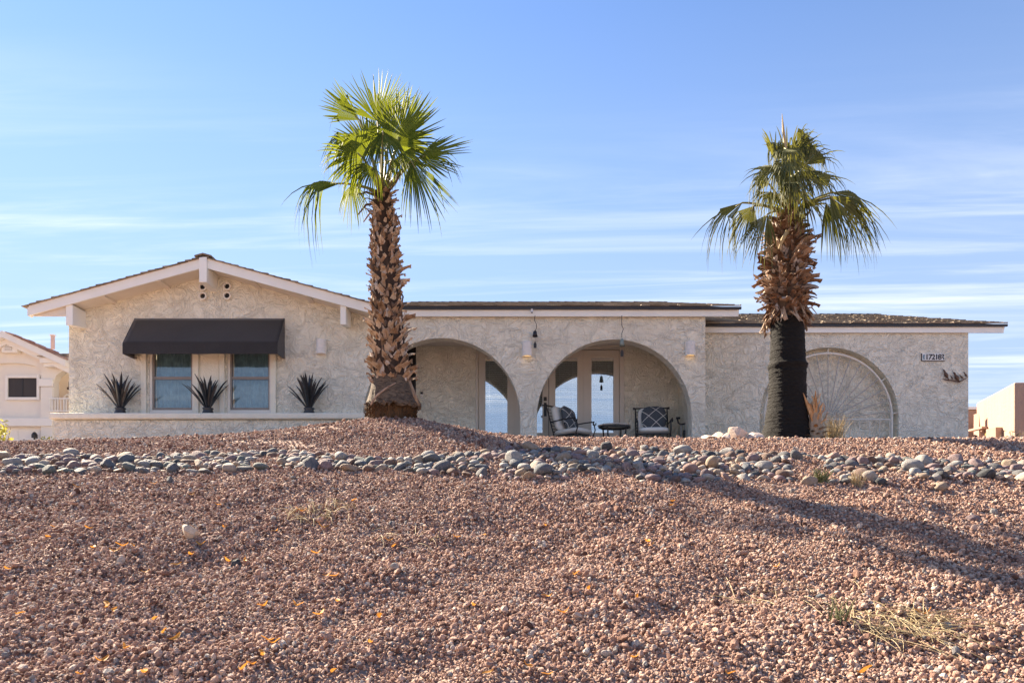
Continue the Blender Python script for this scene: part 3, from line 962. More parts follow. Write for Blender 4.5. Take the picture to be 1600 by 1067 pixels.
# doorbell
DBX = pX(659, DB)
root = thing('doorbell', (DBX, DB - .02, pZ(622, DB)), 'black and white video doorbell on the porch wall right of the left palm', 'doorbell')
MB().box(DBX - .026, DBX + .026, DB - .025, DB - .001, pZ(622, DB), pZ(616, DB)).build('front_plate', M['white_metal'], root, bevel=.004)
MB().box(DBX - .026, DBX + .026, DB - .025, DB - .001, pZ(616, DB) + .001, pZ(612.5, DB)).build('camera_eye', M['black_metal'], root, bevel=.004)
MB().lathe([(.001, 0), (.012, 0)], (0, 0, 0), 14).build('button', M['pipe'], root).matrix_basis = Matrix.Translation((DBX, DB - .027, pZ(619.5, DB))) @ Matrix.Rotation(math.pi / 2, 4, 'X')

# ------------------------------------------------------------------ house number and quail sculpture
def text_mesh(s, size, mat, name):
    cu = bpy.data.curves.new('text_tmp', 'FONT')
    cu.body = s; cu.size = size; cu.extrude = .004; cu.align_x = 'CENTER'; cu.offset = size * .018
    o = bpy.data.objects.new('text_tmp', cu)
    COL.objects.link(o)
    dg = bpy.context.evaluated_depsgraph_get()
    m_ = bpy.data.meshes.new_from_object(o.evaluated_get(dg))
    m_.name = name
    bpy.data.objects.remove(o)
    m_.materials.clear(); m_.materials.append(mat)
    return m_
root = thing('house_number', (pX(1457, D1), D1, pZ(563, D1)), 'white tiled house number plaque reading 17218 on the right wing wall', 'house number')
nx0, nx1, nz0, nz1 = pX(1440, D1), pX(1475, D1), pZ(563.5, D1), pZ(552.5, D1)
fm = MB()
fm.box(nx0 - .012, nx0, D1 - .022, D1 - .001, nz0 - .012, nz1 + .004)
fm.box(nx0, nx1, D1 - .022, D1 - .001, nz0 - .012, nz0)
fm.box(nx0, nx1, D1 - .008, D1 - .001, nz0, nz1)
fm.build('plaque_frame', M['black_metal'], root)
tw = (nx1 - nx0) / 7
TILE = plain('white_glazed_tile', (.8, .8, .77), .3, .03, 5)
BLUE = plain('blue_grey_glaze', (.18, .27, .33), .4, .1, 30)
for i, ch in enumerate(' 17218 '):
    t_ = MB().box(nx0 + tw * i + .002, nx0 + tw * (i + 1) - .002, D1 - .02, D1 - .0085, nz0 + .001, nz1).build('tile', TILE, root)
    xc = nx0 + tw * (i + .5)
    R90 = Matrix.Rotation(math.pi / 2, 4, 'X')
    if ch != ' ':
        d_ = link('digit', text_mesh(ch, .155, M['black_metal'], 'digit'), t_)
        d_.matrix_basis = Matrix.Translation((xc, D1 - .024, nz0 + .022)) @ R90
    elif i == 0:
        MB().plate([[(xc - .004, nz0 + .02), (xc + .018, nz0 + .015), (xc + .02, nz0 + .06), (xc + .012, nz0 + .075), (xc + .022, nz0 + .1), (xc + .012, nz0 + .13), (xc - .012, nz0 + .12), (xc - .02, nz0 + .07)]], D1 - .026, D1 - .0205).build('blue_figure', BLUE, t_)
    else:
        MB().plate([[(xc - .025, nz0 + .11), (xc - .012, nz0 + .135), (xc + .018, nz0 + .13), (xc + .022, nz0 + .1), (xc, nz0 + .07), (xc + .022, nz0 + .05), (xc + .022, nz0 + .015), (xc + .008, nz0 + .018), (xc + .006, nz0 + .04), (xc - .02, nz0 + .06), (xc - .018, nz0 + .08), (xc + .004, nz0 + .105)]], D1 - .026, D1 - .0205).build('dark_figure', M['black_metal'], t_)
root = thing('quail_sculpture', (pX(1495, D1), D1 - .03, pZ(597, D1)), 'rusty metal wall sculpture of five quail perched on a branch', 'wall sculpture')
def bird(cx_, cz, s, lean):
    m = MB()
    d = Vector((math.sin(lean), 0, -math.cos(lean)))       # head to tail
    sd_ = Vector((d.z, 0, -d.x))
    c = Vector((cx_, D1 - .05, cz))
    pts, rs = [], []
    for t, r in ((-.5, .03), (-.42, .085), (-.3, .10), (-.18, .085), (-.02, .16), (.15, .19), (.32, .14), (.5, .07), (.72, .02)):
        pts.append(c + d * t * s + sd_ * (.04 * s * math.sin(t * 3)))
        rs.append(r * s)
    m.tube(pts, rs, 10)
    hd = pts[1]
    m.tube([hd - d * .05 * s, hd - d * .16 * s - Vector((.03 * s, 0, 0)), hd - d * .20 * s - Vector((.10 * s, 0, 0))], [.012 * s, .03 * s, .02 * s], 6)   # crest plume
    m.tube([hd - Vector((.06 * s, 0, 0)), hd - Vector((.16 * s, 0, .02 * s))], [.03 * s, .004], 6)      # beak
    for k in (-.05, .06):
        m.tube([c + d * .25 * s + Vector((k * s, 0, 0)), c + Vector((k * s, 0, -.48 * s))], .012 * s, 5)
    return m.build('quail', M['copper'], root, smooth=True)
for (bx_, by_, s, ln) in ((1477.5, 584, .20, .55), (1487, 589.5, .085, .7), (1494, 588, .21, .6), (1502, 588.5, .105, .8), (1508.5, 585, .115, .7)):
    p = px(bx_, by_, D1 - .05)
    bird(p.x, p.z, s, ln)
MB().tube([px(1473, 592, D1 - .04), px(1480, 593.5, D1 - .04), px(1488, 594.5, D1 - .045), px(1497, 596.5, D1 - .04), px(1504, 594, D1 - .04), px(1511, 590, D1 - .04)], [.008, .014, .014, .013, .012, .006], 7).build('branch', M['copper'], root)

# ------------------------------------------------------------------ metal agaves on the planter ledge
def agave(x, lab, seed):
    rnd = random.Random(seed)
    d = 14.13
    base = Vector((pX(x, d), d, 2.352))
    root = thing('metal_agave', tuple(base), lab, 'agave sculpture', 'black metal agaves on the planter ledge')
    MB().lathe([(.001, 0), (.10, 0), (.115, .02), (.095, .07), (.085, .10), (.105, .125), (.095, .14), (.001, .14)], tuple(base), 20).build('pot', M['agave'], root, smooth=True)
    for k in range(26):
        az = 2 * math.pi * (k * .382 + rnd.uniform(-.03, .03))
        tilt = rad((4, 11, 19, 27, 34, 41)[k % 6] + rnd.uniform(-4, 4))
        L = rnd.uniform(.50, .69) * (1.06 if tilt < .5 else .98)
        W = rnd.uniform(.036, .048)
        vv, ff = [], []
        ns = 7
        for j in range(ns + 1):
            t = j / ns
            a = tilt * (1 - .10 * t) + .12 * t * t
            rr = .02 + L * t * math.sin(a)
            zz = .10 + L * t * math.cos(a)
            w = W * (.55 + .9 * t) * (1 - t) ** .55 if t < 1 else 0.0015
            w = max(w, .0015)
            o_ = Vector((math.cos(az), math.sin(az), 0))
            s_ = Vector((-math.sin(az), math.cos(az), 0))
            nrm_ = (o_ * -math.cos(a) + Vector((0, 0, math.sin(a))))
            c = base + o_ * rr + Vector((0, 0, zz))
            vv += [c - s_ * w + nrm_ * w * .5, c, c + s_ * w + nrm_ * w * .5, c - nrm_ * .008]
        for j in range(ns):
            a, b = j * 4, (j + 1) * 4
            ff += [(a, a + 1, b + 1, b), (a + 1, a + 2, b + 2, b + 1), (a + 3, a, b, b + 3), (a + 2, a + 3, b + 3, b + 2)]
        MB().add(vv, ff).build('leaf', M['agave'], root)
agave(188, 'black metal agave on the planter ledge left of both windows', 1)
agave(325, 'black metal agave on the planter ledge between the two windows', 2)
agave(483, 'black metal agave on the planter ledge between right window and palm', 3)

# ------------------------------------------------------------------ porch furniture
def pillow_mat():
    k = N('navy_diamond_pillow')
    co = k.coord('Generated')
    sp_ = k.n('ShaderNodeSeparateXYZ', {0: co})
    def line(sign):
        s_ = k.n('ShaderNodeMath', {0: k.n('ShaderNodeMath', {0: sp_.outputs[0], 1: 1.75}, operation='MULTIPLY').outputs[0], 1: k.n('ShaderNodeMath', {0: sp_.outputs[2], 1: 1.9 * sign}, operation='MULTIPLY').outputs[0]}, operation='ADD').outputs[0]
        fr_ = k.n('ShaderNodeMath', {0: s_, 1: 1.0}, operation='WRAP')
        fr_.inputs[1].default_value = 1.0; fr_.inputs[2].default_value = 0.0
        dd_ = k.n('ShaderNodeMath', {0: k.n('ShaderNodeMath', {0: fr_.outputs[0], 1: .5}, operation='SUBTRACT').outputs[0]}, operation='ABSOLUTE').outputs[0]
        return dd_
    a, b = line(1), line(-1)
    mn = k.n('ShaderNodeMath', {0: a, 1: b}, operation='MINIMUM').outputs[0]
    white = k.n('ShaderNodeMath', {0: mn, 1: .03}, operation='LESS_THAN').outputs[0]
    ring_ = k.n('ShaderNodeMath', {0: k.n('ShaderNodeMath', {0: mn, 1: 75.0}, operation='MULTIPLY').outputs[0]}, operation='SINE').outputs[0]
    dark = k.mix(k.n('ShaderNodeMath', {0: ring_, 1: .2}, operation='GREATER_THAN').outputs[0], (.035, .045, .06), (.13, .15, .17))
    k.l(k.mix(white, dark, (.68, .68, .64)), k.b.inputs['Base Color'])
    k.b.inputs['Roughness'].default_value = .95
    return k.m
M['pillow'] = pillow_mat()
def chair(loc, rz, lab):
    root = thing('patio_chair', loc, lab, 'chair', 'cushioned iron patio chairs', rz)
    W, D = .33, .34
    lean = lambda z: .24 + (z - .30) * .30
    m = MB()
    # seat frame
    m.tube([(-W, -D, .22), (W, -D, .22), (W, .26, .20), (-W, .26, .20), (-W, -D, .22)], .012, 8)
    for k in range(5):
        x = -W + 2 * W * (k + .5) / 5
        m.tube([(x, -D, .22), (x, .26, .20)], .007, 6)
    m.build('seat_frame', M['black_metal'], root, local=True)
    for sx in (-1, 1):
        MB().tube([(sx * W, -D + .01, .5), (sx * W, -D - .03, .36), (sx * W, -D + .03, .2), (sx * W, -D - .01, .0)], [.012, .013, .013, .015], 8).build('leg', M['black_metal'], root, local=True)
        MB().tube([(sx * W, .28, .22), (sx * W, .33, .10), (sx * W, .40, 0)], [.012, .013, .015], 8).build('leg', M['black_metal'], root, local=True)
        pts = [(sx * W, lean(.52), .50), (sx * (W + .02), .1, .515), (sx * (W + .03), -.12, .53), (sx * (W + .03), -.30, .53)]
        pts += [(sx * (W + .03), -.335 + .035 * math.cos(q), .495 + .035 * math.sin(q)) for q in np.linspace(1.4, -3.3, 10) + math.pi * 0][::1]
        a_ = MB().tube(pts, .013, 8)
        a_.build('armrest', M['black_metal'], root, local=True)
    b = MB()
    zt = .86
    b.tube([(-W, lean(.2) - .0, .2), (-W, lean(.5), .5), (-W, lean(zt), zt)], .013, 8)
    b.tube([(W, lean(.2), .2), (W, lean(.5), .5), (W, lean(zt), zt)], .013, 8)
    b.tube([(-W - .03, lean(zt), zt), (0, lean(zt) + .01, zt + .01), (W + .03, lean(zt), zt)], .016, 8)
    b.tube([(-W, lean(.30), .30), (W, lean(.30), .30)], .010, 8)
    for k in range(7):
        z = .36 + k * .07
        b.tube([(-W, lean(z), z), (W, lean(z), z)], .006, 6)
    for sx in (-1, 1):
        b.add([(sx * (W + .03) + p[0], lean(zt) + p[1], zt + p[2]) for p in [(-.022, -.022, -.022), (.022, -.022, -.022), (.022, .022, -.022), (-.022, .022, -.022), (-.022, -.022, .022), (.022, -.022, .022), (.022, .022, .022), (-.022, .022, .022)]], [(0, 3, 2, 1), (4, 5, 6, 7), (0, 1, 5, 4), (1, 2, 6, 5), (2, 3, 7, 6), (3, 0, 4, 7)])
    b.build('back_frame', M['black_metal'], root, local=True)
    MB().cushion((0, -.045, .295), (.63, .63, .13), Matrix.Rotation(rad(-3), 3, 'X')).build('seat_cushion', M['cushion'], root, smooth=True, local=True)
    Mb = Matrix.Rotation(rad(-106.7), 3, 'X')
    MB().cushion((0, lean(.59) - .085, .59), (.58, .54, .14), Matrix.Rotation(rad(90 - 16.7), 3, 'X')).build('back_cushion', M['cushion'], root, smooth=True, local=True)
    return root
def pillow(loc, rz, tilt, lab, roll=0):
    m = MB().cushion((0, 0, 0), (.52, .17, .52), None, .5, 32, 20)
    # flat square pillow standing upright: squash towards the edges
    vv = []
    for (x, y, z) in m.v:
        e = max(abs(x), abs(z)) / .26
        vv.append((x, y * (1 - .75 * e ** 3), z))
    m.v = vv
    o = m.build('throw_pillow', M['pillow'], None, smooth=True)
    o.location = loc
    o.rotation_euler = Euler((rad(-tilt), rad(roll), rz), 'XYZ')
    return tag(o, lab, 'pillow', 'diamond patterned throw pillows')
c1_ = Vector((pX(893, 15.25), 15.25, ZF)); r1 = rad(52)
chair(tuple(c1_), r1, 'left iron patio chair with pale cushions turned toward the small table')
c2_ = Vector((pX(1020, 15.2), 15.2, ZF)); r2 = rad(-6)
chair(tuple(c2_), r2, 'right iron patio chair with pale cushions facing straight out of the arch')
def on(c, rz, p): return c + Matrix.Rotation(rz, 3, 'Z') @ Vector(p)
pillow(on(c1_, r1, (.05, .09, .61)), r1, 17, 'navy pillow with white diamonds leaning on the left patio chair', 8)
pillow(on(c2_, r2, (.03, .09, .61)), r2, 15, 'navy pillow with white diamonds upright on the right patio chair')
tx = pX(960, 15.05)
root = thing('patio_table', (tx, 15.05, ZF), 'small stone topped side table on black iron legs between the patio chairs', 'table')
zt = pZ(660.5, 14.75) - ZF
MB().lathe([(.001, -.03), (.33, -.03), (.345, -.022), (.345, -.006), (.335, 0), (.001, 0)], (tx, 15.05, ZF + zt), 8).build('tabletop', M['stone_top'], root)
f_ = MB().lathe([(.30, -.032), (.33, -.032), (.33, -.06), (.30, -.06), (.30, -.032)], (tx, 15.05, ZF + zt), 8)
f_.build('apron', M['black_metal'], root)
for k in range(4):
    a = math.pi / 4 + k * math.pi / 2 + .12
    MB().tube([(tx + .27 * math.cos(a), 15.05 + .27 * math.sin(a), ZF + zt - .05), (tx + .24 * math.cos(a), 15.05 + .24 * math.sin(a), ZF)], .016, 6).build('leg', M['black_metal'], root)
st = MB()
for k in range(2):
    a = math.pi / 4 + k * math.pi / 2 + .12
    st.tube([(tx + .26 * math.cos(a), 15.05 + .26 * math.sin(a), ZF + .05), (tx, 15.05, ZF + .17), (tx - .26 * math.cos(a), 15.05 - .26 * math.sin(a), ZF + .05)], .009, 6)
st.build('stretcher', M['black_metal'], root)
# pipe stand with taps at the right of the porch
hb = 15.3
root = thing('outdoor_tap', (pX(1066, hb), hb, ZF), 'grey standpipe with black taps in the right corner of the porch', 'tap')
m = MB()
m.tube([px(1064.5, 700, hb), px(1064.5, 664, hb)], .022, 8)
m.tube([px(1070, 700, hb), px(1070.5, 662, hb)], .014, 8)
m.build('standpipe', M['pipe'], root)
m = MB()
m.tube([px(1058.5, 654, hb), px(1060, 661, hb), px(1064, 663, hb), px(1072, 661.5, hb), px(1073, 657, hb)], .018, 8)
m.tube([px(1056.5, 653, hb), px(1062.5, 653, hb)], .022, 8)
m.build('valve', M['black_metal'], root)
m = MB()
m.tube([px(1067, 677, hb), px(1076, 678, hb)], .020, 8)
m.tube([px(1069, 672, hb), px(1069, 684, hb)], .026, 8)
m.tube([px(1074, 675, hb), px(1075.5, 682, hb)], .013, 8)
m.build('tap', M['black_metal'], root)

# ------------------------------------------------------------------ palms
def fan(mb, hub, axis, normal, R, spread, nseg, droop, fold, rnd, split=.5, ragged=.15, tipdroop=0.0, thread=0.2):
    """fan leaf: pleated segments joined near the hub, free tapering tips beyond"""
    axis = Vector(axis).normalized()
    nrm = Vector(normal)
    nrm = (nrm - axis * nrm.dot(axis)).normalized()
    side = nrm.cross(axis)
    hub = Vector(hub)
    split *= .8
    ts = [.03, .18, split, split + (1 - split) * .3, split + (1 - split) * .6, split + (1 - split) * .84, 1.0]
    wf = [1, 1, .96, .80, .60, .34, .05]
    for i in range(nseg):
        th = spread * ((i + .5) / nseg - .5)
        dth = spread / nseg
        if rnd.random() < .05:
            continue
        L = R * (1 - .26 * (abs(th) / (spread / 2)) ** 2) * (1 - rnd.random() * ragged)
        tw = rnd.uniform(-.5, .5)
        dk = droop * rnd.uniform(.7, 1.35)
        td = tipdroop * rnd.uniform(.4, 1.7)
        if rnd.random() < thread:
            td = td + rnd.uniform(.2, .55)
        wmax = 2 * split * R * 1.5 * math.tan(dth / 2)
        vv = []
        roll = rnd.uniform(-.5, .5)
        for t, w_ in zip(ts, wf):
            r = L * t if t > split else R * t
            full = 2 * r * math.tan(dth / 2) if t <= split else wmax * w_
            th2 = th + tw * .10 * max(0, t - split) / (1 - split)
            dv = axis * math.cos(th2) + side * math.sin(th2)
            sv = -axis * math.sin(th2) + side * math.cos(th2)
            c = hub + dv * r + nrm * (fold * abs(math.sin(th2)) * r)
            q = max(0, (t - split) / (1 - split))
            sv = (sv + nrm * roll * q).normalized()
            c = c + Vector((0, 0, -1)) * (dk * t * t * R + td * q * q * R * .8)
            c = c - dv * (td * q * q * R * .35)
            pl_ = full * .55
            vv += [c - sv * full * .5, c + nrm * pl_, c + sv * full * .5]
        ff = []
        for j in range(len(ts) - 1):
            a, b = 3 * j, 3 * (j + 1)
            ff += [(a, a + 1, b + 1, b), (a + 1, a + 2, b + 2, b + 1)]
        mb.add(vv, ff)

def frond(root, base, hub, axis, normal, R, spread, nseg, droop, fold, mat, seed, sag=.0, **kw):
    rnd = random.Random(seed)
    mb = MB()
    fan(mb, hub, axis, normal, R, spread, nseg, droop, fold, rnd, **kw)
    o = mb.build('frond', mat, root)
    base, hub = Vector(base), Vector(hub)
    pts = []
    up0 = Vector((0, 0, 1))
    mid = (base + hub) / 2 + up0 * ((hub - base).length * .12 + sag)
    for i in range(9):
        t = i / 8
        pts.append(base * (1 - t) ** 2 + mid * 2 * t * (1 - t) + hub * t * t)
    pts.append(hub + Vector(axis).normalized() * R * .12)
    st = MB().tube(pts, [.024 - .013 * i / 9 for i in range(10)], 6)
    s = st.build('leaf_stalk', M['petiole'], o, smooth=True)
    return o

def boot_mesh(rnd, W, L, mat, name, curl):
    """old leaf base: tapering, outward curling, forked plate; local +Z up, +X outwards"""
    ns = 5
    vv, ff = [], []
    sk = rnd.uniform(-.25, .25)
    fork = rnd.uniform(.15, .5)
    for j in range(ns + 1):
        t = j / ns
        w = W * (1 - .45 * t) * (1 + .15 * math.sin(t * 5 + sk * 9))
        x = .0 + curl * L * t ** 1.6
        z = L * t * (1 - .15 * t)
        for kk, s in enumerate((-1, 0, 1)):
            zz = z - (fork * L * .45 if (j == ns and s == 0) else 0) + (rnd.uniform(-.12, .12) * L if j == ns else 0)
            vv.append((x - .35 * abs(s) * w * (1 - .6 * t), s * w + sk * L * t * .5, zz))
    n = len(vv)
    th = .012
    vv += [(x - th * (1.6 - j // 3 * .2), y * .8, z) for j, (x, y, z) in enumerate(vv)]
    for j in range(ns):
        for s in range(2):
            a = j * 3 + s
            ff.append((a, a + 1, a + 4, a + 3))
            ff.append((a + n + 3, a + n + 4, a + n + 1, a + n))
        for s in (0, 2):
            a = j * 3 + s
            ff.append((a + 3, a, a + n, a + n + 3) if s == 2 else (a, a + 3, a + n + 3, a + n))
    a = ns * 3
    for s in range(2):
        ff.append((a + s, a + s + 1, a + s + 1 + n, a + s + n))
    mb = MB()
    mb.add(vv, ff)
    return mb.mesh(name, mat)

def trunk_core(root, rows, d, mat, name, n=28, ring=0, rnd=None, rowj=0):
    """rows: (pixel y, centre x, half width px)"""
    vv, ff = [], []
    for j, (y, cx_, hw) in enumerate(rows):
        c = px(cx_, y, d)
        hw *= 1 + (rnd.uniform(-rowj, rowj) if rnd else 0)
        for k in range(n):
            a = 2 * math.pi * k / n
            r = hw * d / F * (1 + (rnd.uniform(-ring, ring) if rnd else 0))
            vv.append((c.x + r * math.cos(a), c.y + r * math.sin(a), c.z))
    for j in range(len(rows) - 1):
        for k in range(n):
            k2 = (k + 1) % n
            ff.append((j * n + k2, j * n + k, (j + 1) * n + k, (j + 1) * n + k2))
    ff.append(tuple(range((len(rows) - 1) * n, len(rows) * n)))
    return MB().add(vv, ff).build(name, mat, root, smooth=True)

def interp_rows(tab, ys_):
    tab = np.array(tab, float)
    o = np.argsort(tab[:, 0])
    return [(float(y), float(np.interp(y, tab[o, 0], tab[o, 1])), float(np.interp(y, tab[o, 0], tab[o, 2]))) for y in ys_]

# --- left palm
TD = 10.72
base1 = px(613, 655, TD)
palm1 = thing('palm_tree', tuple(base1), 'taller bright green fan palm on the gravel mound with flared cut bark base', 'palm tree', 'fan palms in the front yard')
T1 = [(300, 597, 12), (312, 598, 15), (335, 599, 17), (350, 600, 18.5), (400, 602, 20), (450, 604, 21.5), (500, 606, 23), (550, 608, 25), (590, 609, 27), (600, 609.5, 28)]
rnd = random.Random(8)
tr1 = trunk_core(palm1, interp_rows(T1, np.arange(601, 299, -4)), TD, M['core'], 'trunk', rnd=rnd, ring=.03)
# flared bark skirt cut off above the root ball
sk_rows = [(590, 610, 27), (596, 610.5, 29.5), (603, 611, 31), (612, 612, 34), (621, 613, 37), (629, 614, 40.5), (634, 614.5, 43), (636, 614.5, 40), (632, 614, 36)]
n = 72
vv, ff = [], []
for j, (y, cx_, hw) in enumerate(sk_rows):
    c = px(cx_, y, TD)
    for k in range(n):
        a = 2 * math.pi * k / n
        r = hw * TD / F * (1 + .02 * math.sin(a * 5 + j * .3) + rnd.uniform(-.012, .012))
        jag = (rnd.uniform(-.05, .02) if j in (6, 7) else 0)
        vv.append((c.x + r * math.cos(a), c.y + r * math.sin(a), c.z + jag))
for j in range(len(sk_rows) - 1):
    for k in range(n):
        k2 = (k + 1) % n
        ff.append((j * n + k2, j * n + k, (j + 1) * n + k, (j + 1) * n + k2)[::-1])
MB().add(vv, ff).build('bark_skirt', M['skirt'], palm1, smooth=False)
vv, ff = [], []
rb = [(626, 611, 31), (634, 611, 35), (642, 611, 37), (650, 611, 38), (664, 611, 39)]
for j, (y, cx_, hw) in enumerate(rb):
    c = px(cx_, y, TD)
    for k in range(n):
        a = 2 * math.pi * k / n
        r = hw * TD / F * (1 + rnd.uniform(-.05, .05))
        vv.append((c.x + r * math.cos(a), c.y + r * math.sin(a), c.z + rnd.uniform(-.015, .015)))
for j in range(len(rb) - 1):
    for k in range(n):
        k2 = (k + 1) % n
        ff.append((j * n + k2, j * n + k, (j + 1) * n + k, (j + 1) * n + k2)[::-1])
rbo = MB().add(vv, ff)
for k in range(230):        # matted roots
    a = rnd.uniform(0, 2 * math.pi)
    y0 = rnd.uniform(630, 652)
    r = 38.5 * TD / F
    c = px(611, y0, TD)
    p0 = Vector((c.x + r * math.cos(a), c.y + r * math.sin(a), c.z))
    dv = Vector((-math.sin(a), math.cos(a), 0)) * rnd.uniform(-1, 1) + Vector((0, 0, -rnd.uniform(.2, 1)))
    dv = dv.normalized() * rnd.uniform(.05, .12)
    o_ = Vector((math.cos(a), math.sin(a), 0)) * rnd.uniform(.0, .03)
    rbo.tube([p0 - o_ * .4, p0 + dv * .5 + o_, p0 + dv], .006, 4, False)
rbo.build('root_ball', M['root'], palm1)
# a torn strip across the skirt and one hanging at its right
MB().tube([px(579, 632, TD - .36), px(588, 618, TD - .40), px(602, 607, TD - .40), px(618, 598, TD - .36)], [.014, .016, .012, .008], 5).build('torn_strip', M['boot_dark'], palm1)
MB().tube([px(640, 596, TD - .2), px(648, 618, TD - .28), px(656, 634, TD - .25), px(657, 630, TD - .25)], [.02, .028, .022, .01], 5).build('torn_strip', M['boot'], palm1)
B1 = [boot_mesh(rnd, rnd.uniform(.042, .068), rnd.uniform(.14, .24), M['boot'], 'leaf_base', rnd.uniform(.3, .75)) for _ in range(12)]
cnt = 0
ry = 598.0
ph = 0
while ry > 304 and cnt < 296:
    (y, cx_, hw), = interp_rows(T1, [ry])
    c = px(cx_, y, TD)
    nr = 9
    for k in range(nr):
        a = 2 * math.pi * (k + ph) / nr + rnd.uniform(-.12, .12)
        r = hw * TD / F * .97
        s = rnd.uniform(.75, 1.15) * float(np.interp(ry, [310, 360, 450, 600], [.55, .62, .85, 1.08]))
        up = ry < 335
        Mx = Matrix.Translation((c.x + r * math.cos(a), c.y + r * math.sin(a), c.z + rnd.uniform(-.03, .03))) @ Matrix.Rotation(a, 4, 'Z') @ Matrix.Rotation(rnd.choice((-1, 1)) * rnd.uniform(.05, .75), 4, 'X') @ Matrix.Rotation(rnd.uniform(-.05, .35) + (.25 if up else 0), 4, 'Y') @ Matrix.Scale(s, 4)
        link('leaf_base', rnd.choice(B1), palm1, Mx)
        cnt += 1
    ph += .5
    ry -= 9.4
def fringe(root, tab, ya, yb_, d, n_, seed, mats, wid, lng, tl):
    r_ = random.Random(seed)
    m = MB()
    for k in range(n_):
        (y, cx_, hw), = interp_rows(tab, [r_.uniform(ya, yb_)])
        c = px(cx_, y, d)
        a = r_.uniform(0, 2 * math.pi)
        r = hw * d / F * r_.uniform(.96, 1.1)
        o_ = Vector((math.cos(a), math.sin(a), 0)); s_ = Vector((-math.sin(a), math.cos(a), 0))
        t_ = r_.uniform(*tl)
        dv = (U * math.cos(t_) + o_ * math.sin(t_) + s_ * r_.uniform(-.8, .8)).normalized()
        L, w = r_.uniform(*lng), r_.uniform(*wid)
        sv = (s_ - dv * s_.dot(dv)).normalized()
        nv = dv.cross(sv)
        p0 = c + o_ * r - dv * L * .3
        m.add([p0 - sv * w, p0 + sv * w, p0 + dv * L * .6 + sv * w * .8 + nv * .01, p0 + dv * L + nv * r_.uniform(-.02, .03) + sv * w * r_.uniform(-.3, .5), p0 + dv * L * .6 - sv * w * .8, p0 + dv * L * .5 - nv * .02],
              [(0, 1, 5), (1, 2, 5), (2, 3, 5), (3, 4, 5), (4, 0, 5)])
    o = m.build('frayed_fibre', mats, root)
    o['kind'] = 'stuff'
def fibre_mat(name, stops):
    k = N(name)
    g = k.n('ShaderNodeNewGeometry')
    c = k.ramp(g.outputs['Random Per Island'], stops)
    n_ = k.noise(k.coord(), 40, 4, .7)
    c = k.mix(.5, c, k.ramp(n_, [(.3, (.5, .48, .46)), (.7, (1.2, 1.18, 1.15))]), 'MULTIPLY')
    k.l(c, k.b.inputs['Base Color'])
    k.b.inputs['Roughness'].default_value = .9
    return k.m
M['fibre'] = fibre_mat('frayed_palm_fibre', [(0, (.04, .026, .018)), (.35, (.16, .10, .065)), (.6, (.34, .20, .11)), (.8, (.42, .34, .28)), (1, (.58, .50, .42))])
M['fibre_dark'] = fibre_mat('frayed_dark_fibre', [(0, (.05, .028, .017)), (.4, (.17, .085, .045)), (.7, (.30, .17, .09)), (.9, (.36, .30, .26)), (1, (.55, .48, .42))])
fringe(palm1, T1, 335, 600, TD, 620, 5, M['fibre'], (.014, .036), (.06, .16), (-.05, .75))
